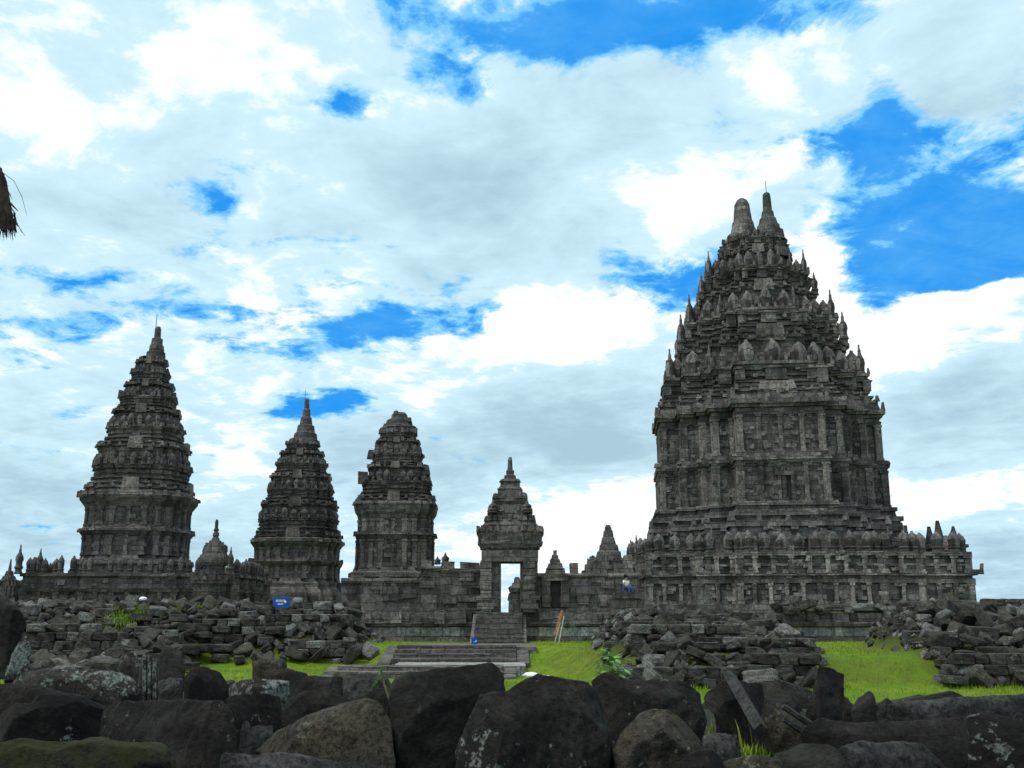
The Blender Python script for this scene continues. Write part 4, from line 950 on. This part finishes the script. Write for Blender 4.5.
FG = [
 ('stone_block', 'dark rounded block cut by the left edge of the photo', [(-70, 580), (0, 592), (9, 597), (19, 606), (27, 621), (23, 634), (9, 656), (0, 664), (-70, 690)], 7.0, R_DARK, .7),
 ('stone_slab', 'pale lichen covered slab leaning beside the dark block at the left edge', [(5, 664), (15, 644), (25, 631), (31, 640), (31, 664)], 11, R_LICH, .8),
 ('stone_beam', 'long low stone beam with pale lichen patches on the left, beside the upright grooved post', [(10, 677), (45, 668), (110, 671), (131, 677), (141, 690), (141, 706), (60, 706), (8, 700)], 9.0, R_LICH, .4),
 ('carved_post', 'upright grooved stone post left of the rounded boulder, standing behind the lichen beam', [(140, 652), (158, 652), (160, 708), (140, 708)], 9.6, R_SPOT, 1.0),
 ('stone_block', 'lichen flecked block directly left of the upright grooved post', [(119, 653), (139, 651), (140, 706), (126, 690), (118, 676)], 10.2, R_LICH, .9),
 ('stone_block', 'wide broken block with a jagged top behind the upright grooved post', [(158, 656), (166, 646), (181, 650), (186, 668), (182, 690), (158, 690)], 12.5, R_SPOT, .8),
 ('stone_block', 'small flat topped grey block squeezed between the grooved post and the rounded boulder', [(158, 680), (183, 678), (184, 704), (158, 704)], 9.2, R_GREY, .9),
 ('boulder', 'rounded dark boulder left of the lawn strip, lichen at its foot', [(183, 676), (190, 667), (206, 666), (220, 672), (229, 684), (228, 706), (183, 706)], 8.9, R_SPOT, .8),
 ('stone_slab', 'low dark slab lying at far left under the lichen beam', [(-20, 684), (30, 681), (62, 691), (112, 700), (112, 712), (-20, 712)], 8.0, R_DARK, .5),
 ('boulder', 'sloping brown black boulder at left, above the mossy slab', [(-15, 706), (30, 703), (40, 693), (60, 692), (108, 704), (106, 720), (98, 742), (40, 744), (-15, 736)], 6.9, R_DARK, .6),
 ('stone_block', 'big dark block with white lichen spots at lower left, right of the mossy slab', [(103, 712), (115, 702), (180, 700), (226, 701), (237, 710), (241, 742), (236, 785), (130, 785), (98, 752)], 6.0, R_SPOT, .7),
 ('stone_slab', 'moss green slab in the bottom left corner', [(-20, 744), (22, 735), (60, 739), (150, 744), (166, 746), (176, 757), (180, 795), (-20, 795)], 5.0, R_MOSS, .5),
 ('stone_block', 'small squared pale grey block with a round pebble beside its top, lower left', [(239, 727), (273, 725), (271, 752), (240, 754)], 7.0, R_GREY, .9),
 ('pebble', 'round pale pebble resting on the small squared grey block', [(242, 722), (244, 719), (248, 718), (251, 721), (251, 727), (243, 727)], 7.15, R_GREY, .8),
 ('stone_slab', 'flat grey brown slab along the bottom edge under the brown wedge', [(222, 753), (240, 750), (300, 757), (368, 765), (372, 795), (222, 795)], 5.0, R_GREY, .5),
 ('boulder', 'large light brown lichened wedge rising to the right, left of the centre', [(248, 752), (275, 733), (305, 717), (340, 704), (367, 696), (379, 699), (387, 713), (394, 745), (396, 785), (366, 764), (300, 757)], 5.7, R_BROWN, .7),
 ('stone_block', 'dark low block behind the brown wedge with two pale specks', [(281, 716), (284, 694), (310, 690), (345, 695), (358, 701), (335, 712), (330, 730), (284, 730)], 7.6, R_DARK, .6),
 ('stone_block', 'dark rectangular block left of the two specked block, behind the small grey block', [(226, 696), (242, 692), (281, 694), (284, 726), (232, 728)], 8.0, R_DARK, .7),
 ('stone_beam', 'row stone covered with white lichen dots below the brown topped block', [(227, 681), (246, 678), (290, 680), (292, 698), (232, 700)], 9.4, R_LICH, .5),
 ('stone_block', 'small brown topped squared block standing against the lawn strip', [(251, 659), (279, 657), (287, 662), (288, 684), (252, 684)], 12.0, R_BROWN, .8),
 ('stone_slab', 'low dark slab to the right of the brown topped block at the lawn', [(262, 672), (290, 668), (308, 672), (314, 688), (264, 690)], 11.4, R_DARK, .7),
 ('stone_block', 'dark block with a lichen blotch in the row below the lowest steps', [(288, 690), (296, 679), (312, 675), (344, 676), (346, 698), (330, 702), (290, 700)], 9.8, R_DARK, .7),
 ('carved_block', 'ridged grey block beside the thin sapling', [(343, 677), (368, 672), (386, 675), (392, 684), (388, 704), (345, 704)], 9.4, R_GREY, .8),
 ('boulder', 'dark arm shaped stone under the thin sapling', [(344, 703), (370, 690), (384, 684), (396, 690), (396, 714), (378, 716), (366, 700)], 7.8, R_DARK, .7),
 ('boulder', 'big black squarish boulder with rounded left shoulder at centre', [(392, 704), (396, 682), (408, 671), (440, 668), (474, 664), (494, 665), (501, 675), (503, 700), (490, 720), (468, 790), (400, 785), (393, 745)], 5.9, R_DARK, .8),
 ('boulder', 'largest black boulder at bottom centre with a ragged sloping left top', [(452, 795), (457, 742), (468, 716), (478, 692), (503, 690), (520, 682), (542, 677), (570, 676), (588, 680), (598, 694), (606, 720), (613, 747), (620, 795)], 5.0, R_SPOT, .8),
 ('stone_block', 'long dark block with lichen on its right end, right of the largest boulder', [(588, 676), (604, 672), (640, 678), (690, 683), (702, 692), (706, 715), (705, 748), (660, 752), (612, 758), (600, 712)], 6.3, R_SPOT, .6),
 ('boulder', 'dome shaped brown boulder right of the largest boulder', [(612, 752), (628, 728), (640, 713), (652, 709), (668, 711), (685, 725), (700, 740), (712, 752), (706, 795), (614, 795)], 5.1, R_BROWN, .7),
 ('boulder', 'low dark stone at the bottom edge under the dome shaped boulder', [(652, 776), (690, 753), (712, 750), (724, 753), (726, 795), (652, 795)], 4.6, R_DARK, .7),
 ('stone_block', 'grey squared stone in front of the block with the leaning bar', [(704, 736), (738, 734), (742, 745), (740, 766), (706, 766)], 5.9, R_GREY, .8),
 ('stone_block', 'tilted dark block with a grey bar leaning across it', [(704, 693), (709, 687), (725, 679), (762, 683), (763, 698), (762, 720), (758, 746), (724, 748), (714, 714)], 6.9, R_SPOT, .6),
 ('moulded_block', 'tilted block with moulded edge strips, right of the leaning bar', [(762, 724), (777, 703), (787, 704), (818, 726), (818, 752), (794, 756), (774, 756)], 6.3, R_BROWN, .6),
 ('stone_block', 'dark block wedged behind the moulded block', [(759, 697), (792, 696), (796, 706), (804, 718), (790, 730), (762, 730)], 7.6, R_DARK, .7),
 ('upright_slab', 'upright slab leaning right, standing taller than the stones around it', [(819, 664), (832, 667), (846, 673), (842, 706), (838, 726), (812, 730), (805, 712)], 7.6, R_DARK, .45),
 ('boulder', 'small dark peak just right of the upright leaning slab', [(838, 700), (846, 695), (857, 708), (860, 722), (838, 724)], 8.7, R_DARK, .8),
 ('boulder', 'sharp pointed dark stone jutting against the grass right of the upright slab', [(852, 706), (860, 696), (869, 689), (874, 697), (878, 722), (852, 724)], 8.4, R_DARK, .8),
 ('boulder', 'little triangular stone at the left end of the long grey beam', [(875, 706), (886, 695), (894, 703), (896, 720), (876, 722)], 8.5, R_SPOT, .8),
 ('stone_beam', 'long grey stone beam running to the right edge in front of the grass', [(870, 707), (906, 702), (960, 697), (1024, 693), (1080, 690), (1080, 722), (965, 722), (900, 728), (868, 728)], 6.6, R_GREY, .18),
 ('stone_beam', 'dark beam lying below the long grey beam at right', [(800, 732), (820, 717), (880, 722), (926, 719), (968, 715), (970, 765), (925, 760), (860, 755), (805, 756)], 6.0, R_DARK, .35),
 ('stone_block', 'big dark block in the lower right corner', [(966, 716), (982, 711), (1010, 714), (1030, 721), (1080, 724), (1080, 795), (972, 795), (967, 760)], 5.0, R_SPOT, .7),
 ('stone_slab', 'flat topped grey slab at bottom right, below the dark beam', [(836, 748), (862, 740), (922, 742), (932, 752), (950, 772), (954, 795), (840, 795)], 5.2, R_GREY, .7),
 ('boulder', 'dark humped stone at the bottom edge left of the flat grey slab', [(776, 756), (800, 745), (830, 742), (846, 752), (856, 768), (860, 795), (776, 795)], 5.0, R_DARK, .7),
 ('stone_slab', 'low slab lying on weeds at the bottom, right of the dome shaped boulder', [(716, 762), (750, 754), (782, 755), (786, 795), (716, 795)], 4.7, R_BROWN, .7),
]
for nm, lab, pts, d, mt, th in FG:
    cat = {'stone_block': 'stone block', 'stone_slab': 'stone slab', 'stone_beam': 'stone beam', 'boulder': 'boulder', 'carved_post': 'stone post', 'carved_block': 'stone block', 'moulded_block': 'stone block', 'upright_slab': 'stone slab', 'pebble': 'pebble'}[nm]
    sharp = nm in ('stone_beam', 'upright_slab', 'moulded_block', 'carved_post', 'carved_block')
    o = boulder(nm, lab, pts, d, mt, th, cat=cat, smooth=1, rough=.03 if sharp else .046, lean=.5 if sharp else .9, vox=64 if d < 7.8 else 34, yaw=0.0 if nm in ('stone_beam', 'carved_post') else None)
    if nm == 'moulded_block':
        m = MB(); f = at(782, 706, 6.15)-o.location; g = at(818, 730, 6.15)-o.location
        for k in (0, .07): m.bar(f+Vector((0, -.02, -k)), g+Vector((0, -.02, -k)), .018, 5)
        m.build('edge_moulding', R_GREY, o)
    if nm == 'carved_post':
        m = MB()
        for px in (144.5, 149.5, 154.5): m.bar(at(px, 655, 9.56)-o.location, at(px, 704, 9.5)-o.location, .018, 5)
        m.build('rib', R_LICH, o)
# bar leaning over the tilted block
m = MB(); a, b_ = at(730, 676, 6.85), at(761, 730, 6.1); m.bar((0, 0, 0), b_-a, .042, 4); o = m.build('leaning_bar', R_GREY, loc=a); tag(o, 'thin straight grey stone bar leaning across the tilted dark block', 'stone bar')
# more half buried stones fill the pile between the ones above
FILL = []
rf = random.Random(77)
for i in range(46):
    y = rf.uniform(8, 16); x = rf.uniform(-.56, .56)*y; z = ground(x, y)[0]; s_ = rf.uniform(.35, .8)
    o = bpy.data.objects.new('half_buried_block', rf.choice(BLK['dark'])); COL.objects.link(o)
    o.location = (x, y, z-.02); o.scale = (s_*1.3, s_, s_*.55); o.rotation_euler = (rf.uniform(-.3, .3), rf.uniform(-.3, .3), rf.uniform(0, 6))
    tag(o, 'half buried dark block showing in gaps between the big foreground stones', 'stone block', 'half buried blocks among the foreground stones')

# ------------------------------------------------------------------ plants and grass
def blades(name, spots, label, kind='stuff'):
    m = MB()
    for x, y, z, h, wd in spots:
        a = rnd.uniform(0, 6.28); b1 = rnd.uniform(.1, .6)*h; ca, sa = math.cos(a), math.sin(a)
        dx_, dy_ = math.cos(a+1.57)*b1, math.sin(a+1.57)*b1
        m.add([(x-ca*wd, y-sa*wd, z), (x+ca*wd, y+sa*wd, z), (x+ca*wd*.6+dx_*.4, y+sa*wd*.6+dy_*.4, z+h*.6), (x-ca*wd*.6+dx_*.4, y-sa*wd*.6+dy_*.4, z+h*.6), (x+dx_, y+dy_, z+h)], [(0, 1, 2, 3), (3, 2, 4)])
    o = m.build(name, BLADE); tag(o, label, 'grass', kind=kind); return o
sp = []
rg_ = random.Random(3)
while len(sp) < 60000:
    y = 19+33*rg_.random()**1.3; x = rg_.uniform(-.56, .56)*y
    z, s_ = ground(x, y)
    if s_ > .12 and rg_.random() > .04: continue
    if -3.9 < x < .6 and 36 < y < 47.5: continue
    if abs(x+.64) < 1.2 and y > 47: continue
    q = .6+.8*max(0, mn.noise(Vector((x*.7, y*.7, 5)))+.3)
    sp.append((x, y, z-.01, rg_.uniform(.04, .13)*q*(1.5 if rg_.random() < .03 else 1), rg_.uniform(.006, .014)))
blades('lawn_grass', sp, 'short bright green grass of the lawn below the temples')
sp = []
for cx, cy, px, py, n, h in ((755, 6.6, 752, 752, 150, .07), (745, 6.8, 742, 748, 80, .08), (790, 6, 786, 748, 40, .07), (705, 6.8, 706, 712, 45, .16), (770, 5.6, 765, 754, 70, .06)):
    p = at(px, py, cy)
    for _ in range(n):
        x, y = p.x+rnd.gauss(0, .09), cy+rnd.gauss(0, .08); sp.append((x, y, min(p.z, ground(x, y)[0]+.25)-.05, h*rnd.uniform(.6, 1.5), .006))
blades('weed_tufts', sp, 'bright green weed tufts growing between the foreground stones right of centre')
sp = []
for _ in range(5000):
    k = rnd.random()
    if k < .30: x, y = rnd.gauss(-16.9, .42), rnd.gauss(45.2, .8)
    elif k < .40: x, y = rnd.gauss(-14.8, .35), rnd.gauss(46.5, .5)
    elif k < .8: x, y = rnd.uniform(3.2, 10.2), rnd.gauss(31.5, .22)
    else: x, y = rnd.uniform(13.2, 20), rnd.gauss(31.6, .25)
    sp.append((x, y, ground(x, y)[0]+(.30 if k < .4 else 0), rnd.uniform(.06, .16), .014))
blades('rubble_grass', sp, 'yellow green grass growing out of the rubble heaps and along their feet')
def leafy(name, label, p, n, r, h, ls, cat='plant'):
    T = tag(empty(name, p), label, cat); m = MB(); q = MB()
    for i in range(7):
        a = rnd.uniform(0, 6.28); rr = rnd.uniform(.1, 1)*r; q.bar((0, 0, -.1), (math.cos(a)*rr, math.sin(a)*rr, h*rnd.uniform(.6, 1)), .012, 4, .005)
    q.build('stem', TWIG, T)
    for _ in range(n):
        a = rnd.uniform(0, 6.28); rr = r*rnd.random()**.6; z = h*rnd.uniform(.08, 1.05)*(1-.4*rr/r); c = Vector((math.cos(a)*rr, math.sin(a)*rr, z))
        d = Vector((math.cos(a), math.sin(a), rnd.uniform(-.6, .5))).normalized(); s_ = d.cross(Vector((0, 0, 1))).normalized()*ls*.32; L = d*ls*rnd.uniform(.7, 1.2)
        m.add([c, c+L*.45+s_, c+L, c+L*.45-s_], [(0, 1, 2, 3)])
    m.build('leaves', LEAF, T); return T
p = at(612, 676, 31.2); leafy('leafy_plant', 'bright broad leaved plant at the left foot of the middle rubble heap', (p.x, 31.2, ground(p.x, 31.2)[0]), 150, .52, 1.25, .30)
T = tag(empty('sapling', at(391, 706, 7.4)), 'thin sapling with a few small leaves among the dark stones left of centre', 'plant')
m = MB(); pts = [at(391, 706, 7.4), at(387, 692, 7.42), at(383, 680, 7.45), at(381, 670, 7.45)]
for a, b_ in zip(pts, pts[1:]): m.bar(a-pts[0], b_-pts[0], .010, 5, .008)
m.build('stem', TWIG, T); m = MB()
for px, py in ((381, 669), (384, 668), (379, 672), (378, 684), (376, 682), (374, 685), (389, 694), (387, 690), (392, 695), (380, 678), (386, 684)):
    c = at(px, py, 7.42)-pts[0]; d = Vector((rnd.uniform(-1, 1), rnd.uniform(-.6, .2), rnd.uniform(-.2, .8))).normalized(); L = d*.034; s_ = d.cross(Vector((0, 1, .3))).normalized()*.014
    m.add([c-L*.5, c+s_, c+L*.6, c-s_], [(0, 1, 2, 3)])
m.build('leaves', LEAF, T)
def tree(px, Y, h, r, label):
    p = at(px, 600, Y); T = tag(empty('tree', (p.x, Y, CY-.1)), label, 'tree'); m = MB()
    m.bar((0, 0, 0), (.1, 0, h*.55), .18, 7, .10)
    for i in range(6):
        a = i*1.05; m.bar((.1, 0, h*.45), (math.cos(a)*r*.6, math.sin(a)*r*.6, h*rnd.uniform(.65, .9)), .07, 5, .03)
    m.build('trunk', TWIG, T); m = MB()
    cl = [(Vector((rnd.uniform(-.7, .7)*r, rnd.uniform(-.7, .7)*r, h*rnd.uniform(.45, .95))), rnd.uniform(.25, .5)*r) for _ in range(16)]
    for _ in range(2600):
        c, k = rnd.choice(cl); v = Vector((rnd.gauss(0, 1), rnd.gauss(0, 1), rnd.gauss(0, .8))).normalized()*k*rnd.random()**.4; q = c+v
        d = Vector((rnd.uniform(-1, 1), rnd.uniform(-1, 1), rnd.uniform(-1, .4))).normalized()*.22; s_ = d.cross(Vector((.3, .2, 1))).normalized()*.08
        m.add([q, q+d*.5+s_, q+d, q+d*.5-s_], [(0, 1, 2, 3)])
    m.build('crown', TREELEAF, T)
tree(249, 118, 5.2, 2.2, 'small green tree peeping out left of the second tower')

# ------------------------------------------------------------------ small things
def sign(name, label, px, py, Y, wd, h, rows, z0):
    p = at(px, py, Y); T = tag(empty(name, (p.x, Y, z0)), label, 'sign'); zc = p.z-z0
    m = MB(); m.box((0, 0, zc), (wd, .03, h)); bo = m.build('board', BLUE, T)
    m = MB()
    for s_ in ((-1, 1) if wd > .6 else (0,)): m.bar((s_*wd*.32, .03, -.3), (s_*wd*.32, .03, zc), .022, 6)
    m.build('post', STEEL, T); m = MB()
    for rx, rz, rw, rh in rows: m.box((rx*wd, -.019, zc+rz*h), (rw*wd, .006, rh*h))
    m.build('white_marks', SIGNWHITE, bo)
    return T, zc
Ys = 47.3; p = at(281, 603, Ys)
T, zc = sign('notice_board', 'blue notice board with faded white lettering above the left rubble heap', 281, 602.5, Ys, .74, .48, [(-.29+.085*i, .16, .055, .22) for i in range(7)]+[(-.16+.09*i, -.14, .055, .18) for i in range(4)], ground(p.x, Ys)[0])
m = MB(); m.bar((.20, -.018, zc+.03), (.20, -.026, zc+.03), .055, 12); m.build('white_dot', WHITE, T)
Y_ = 46.0; zg = zat(644.5, 46)
T, zc = sign('small_sign', 'small blue sign with a white arrow mark at the left foot of the gateway steps', 474.5, 642, Y_, .27, .36, [], zg)
m = MB(); m.add([(-.08, -.02, zc-.09), (.08, -.02, zc+.10), (.09, -.02, zc-.02), (-.01, -.02, zc+.02), (-.08, -.026, zc-.09), (.08, -.026, zc+.10), (.09, -.026, zc-.02), (-.01, -.026, zc+.02)], [(0, 1, 2, 3), (4, 5, 6, 7), (0, 1, 5, 4), (1, 2, 6, 5), (2, 3, 7, 6), (3, 0, 4, 7)]); m.build('arrow_mark', SIGNWHITE, T)
# A shaped trestle of poles
Yl = 50.0; top = at(566, 611, Yl); zl = ground(top.x, Yl)[0]
T = tag(empty('folding_ladder', (top.x, Yl, zl)), 'A shaped folding ladder of orange and pale poles before the court wall', 'ladder')
def rel(px, py, dy=0.0): q = at(px, py, Yl+dy); return (q.x-top.x, dy, q.z-zl)
m = MB(); m.bar(rel(562.5, 611), rel(556, 634, -.1), .085, 6, .10); m.build('orange_rail', ORANGE, T)
for a, b_ in (((564, 616), (558.5, 645)), ((561, 620), (554, 645.5))):
    m = MB(); m.bar(rel(*a, -.06), rel(*b_, -.35), .03, 6); m.build('pale_pole', PALEWOOD, T)
for a, b_ in (((566, 611), (578, 644)), ((568, 613), (582, 644))):
    m = MB(); m.bar(rel(*a), rel(*b_, .1), .032, 6); m.build('grey_pole', STEEL, T)
m = MB(); m.bar(rel(559.5, 628, -.15), rel(564, 628, -.15), .025, 5); m.bar(rel(557.5, 636, -.2), rel(561.5, 636, -.2), .025, 5); m.build('rung', PALEWOOD, T)
# white and orange specks that stand in the place
def lump(name, label, px, py, Y, wd, h, mat, cat, onground=False):
    p = at(px, py, Y); bm = bmesh.new(); bmesh.ops.create_icosphere(bm, subdivisions=3, radius=1.0)
    for v in bm.verts: v.co += v.normal*.22*mn.noise(v.co*1.7+Vector((px, py, 0))); v.co = Vector((v.co.x*wd/2, v.co.y*wd*.35, v.co.z*h/2))
    me = bpy.data.meshes.new(name); bm.to_mesh(me); bm.free(); me.materials.append(mat); me.polygons.foreach_set('use_smooth', [True]*len(me.polygons))
    o = bpy.data.objects.new(name, me); COL.objects.link(o); o.location = p
    if onground: o.location.z = ground(p.x, Y)[0]+h*.25
    tag(o, label, cat)
lump('white_sack', 'crumpled white sack lying on the grass right of the broad low stairs', 531, 670.5, 37.4, .62, .22, WHITE, 'sack', True)
lump('white_rag', 'flat scrap of white cloth lying next to the white sack on the grass', 544, 672, 37, .42, .10, WHITE, 'cloth', True)
lump('white_stone', 'small bright white stone on top of the left rubble heap below the leftmost tower', 143, 599, 47.0, .36, .20, WHITE, 'stone', False)
lump('orange_cloth', 'small orange scrap on the crest of the middle rubble heap', 670, 616.5, 40.5, .30, .22, PINK, 'cloth', False)
p = at(952, 645, 34.5); m = MB(); zq = ground(p.x, 34.5)[0]
m.box((0, 0, .45), (.13, .10, p.z-zq+.10), 0, .006); m.box((0, -.02, p.z-zq+.38), (.17, .12, .07), 0, .006); o = m.build('white_marker', WHITE, loc=(p.x, 34.5, zq-.1)); tag(o, 'white upright marker post in the right rubble heap', 'marker post')

# person sitting on the ruined wall by the great temple
def person(px, py, Y, label):
    p = at(px, py, Y); T = tag(empty('person', p, R(35)), label, 'person'); T.scale = (.82, .82, .82)
    def skin(name, verts, edges_, rad, mat, parent, sub=2):
        me = bpy.data.meshes.new(name); me.from_pydata(verts, edges_, []); o = bpy.data.objects.new(name, me); COL.objects.link(o)
        md = o.modifiers.new('k', 'SKIN'); o.modifiers.new('u', 'SUBSURF').levels = sub
        for i, r in enumerate(rad): me.skin_vertices[0].data[i].radius = (r, r*.85)
        me.skin_vertices[0].data[0].use_root = True
        nm = baked(o); o.modifiers.clear(); o.data = nm
        nm.materials.clear(); nm.materials.append(mat); nm.polygons.foreach_set('use_smooth', [True]*len(nm.polygons)); o.parent = parent; return o
    V = [(0, 0, .1), (0, -.01, .32), (0, -.02, .5), (0, -.03, .58), (0, -.04, .72), (.17, -.02, .5), (.24, -.06, .26), (.14, -.28, .16), (-.17, -.02, .5), (-.24, -.06, .26), (-.14, -.28, .16),
         (.10, -.05, .08), (.13, -.42, .10), (.13, -.45, -.32), (.13, -.55, -.36), (-.10, -.05, .08), (-.13, -.42, .10), (-.13, -.45, -.32), (-.13, -.55, -.36)]
    E_ = [(0, 1), (1, 2), (2, 3), (3, 4), (2, 5), (5, 6), (6, 7), (2, 8), (8, 9), (9, 10), (0, 11), (11, 12), (12, 13), (13, 14), (0, 15), (15, 16), (16, 17), (17, 18)]
    Rd = [.15, .14, .13, .055, .105, .06, .045, .035, .06, .045, .035, .085, .065, .045, .04, .085, .065, .045, .04]
    skin('body', V, E_, Rd, SKIN, T)
    skin('white_shirt', [(0, 0, .08), (0, -.01, .32), (0, -.02, .5), (.18, -.02, .49), (.23, -.05, .33), (-.18, -.02, .49), (-.23, -.05, .33)], [(0, 1), (1, 2), (2, 3), (3, 4), (2, 5), (5, 6)], [.175, .165, .15, .078, .068, .078, .068], WHITE, T)
    skin('blue_trousers', [(0, 0, .06), (.10, -.05, .07), (.13, -.42, .10), (.13, -.45, -.28), (-.10, -.05, .07), (-.13, -.42, .10), (-.13, -.45, -.28)], [(0, 1), (1, 2), (2, 3), (0, 4), (4, 5), (5, 6)], [.165, .105, .085, .065, .105, .085, .065], DENIM, T)
    skin('hair', [(0, .0, .74), (0, -.02, .80), (0, .04, .68)], [(0, 1), (0, 2)], [.115, .09, .08], HAIR, T)
person(626, 589, 51.6, 'person in a white shirt and blue trousers sitting on the wall beside the great temple')
m = MB(); p = at(626, 590.5, 51.9); m.box((0, 0, 0), (1.3, 1.0, .30), 0, .03); m.box((.25, .1, .28), (.5, .5, .34), .2, .04, .8); m.box((0, .1, -.55), (1.6, 1.1, .8), 0, .03)
o = m.build('ledge_block', WALLM, loc=(p.x, 51.5, p.z-.28)); tag(o, 'stone ledge on the court wall on which the person in white sits', 'stone block')

# thatched eave of a hut at the left edge
T = tag(empty('thatched_hut', (-3.75, 5.6, .6)), 'shaggy corner of a dark thatched roof hanging in at the upper left edge', 'hut')
pt = lambda px, py, d=5.5: at(px, py, d)-Vector((-3.75, 5.6, .6))
m = MB(); fr_ = [pt(-150, 60), pt(-30, 140), pt(0, 166), pt(7, 182), pt(11, 205), pt(14, 222), pt(15, 229), pt(-4, 229), pt(-40, 226), pt(-150, 190)]
bk = [q+Vector((-1.05, 1.6, .85)) for q in fr_]; n = len(fr_)
m.add(fr_+bk, [tuple(range(n)), tuple(range(2*n-1, n-1, -1))]+[(i, n+i, n+(i+1) % n, (i+1) % n) for i in range(n)]); m.build('thatch', STRAW, T)
m = MB()
for _ in range(900):
    f = rnd.random(); px = -60+78*f if rnd.random() < .5 else rnd.uniform(-2, 14); py = rnd.uniform(165, 226) if px > 0 else rnd.uniform(140, 226)
    lim = 1+max(0, (py-166))*.24
    px = min(px, lim); d = rnd.uniform(5.46, 7.0); a = pt(px, py, 5.5); a += Vector((-1.05, 1.6, .85))*((d-5.5)/1.6)
    b_ = a+Vector((rnd.uniform(.0, .05), rnd.uniform(-.03, .03), -rnd.uniform(.03, .12)))
    m.bar(a, b_, .004, 4, .001)
for _ in range(260):
    px = rnd.uniform(-30, 15.5); a = pt(px, rnd.uniform(212, 229), 5.5+rnd.uniform(-.03, .12)); m.bar(a, a+Vector((rnd.uniform(-.005, .022), 0, -rnd.uniform(.03, .085))), .004, 4, .001)
m.bar(pt(2, 172), pt(14, 181), .0018, 4); m.bar(pt(14, 181), pt(22, 197), .0016, 4); m.bar(pt(22, 197), pt(27, 216), .0014, 4, .0008)
m.bar(pt(10, 203), pt(18, 211), .007, 4, .002); m.bar(pt(12, 213), pt(22, 233), .004, 4, .001); m.bar(pt(14, 220), pt(25, 236), .003, 4, .001)
tag(m.build('straw_fringe', STRAW, T), kind='stuff')
m = MB(); m.bar((-.6, .8, -.1), (-.6, .8, pt(-60, 200).z), .06, 8); m.build('post', TWIG, T)

bpy.data.scenes.remove(TMP)
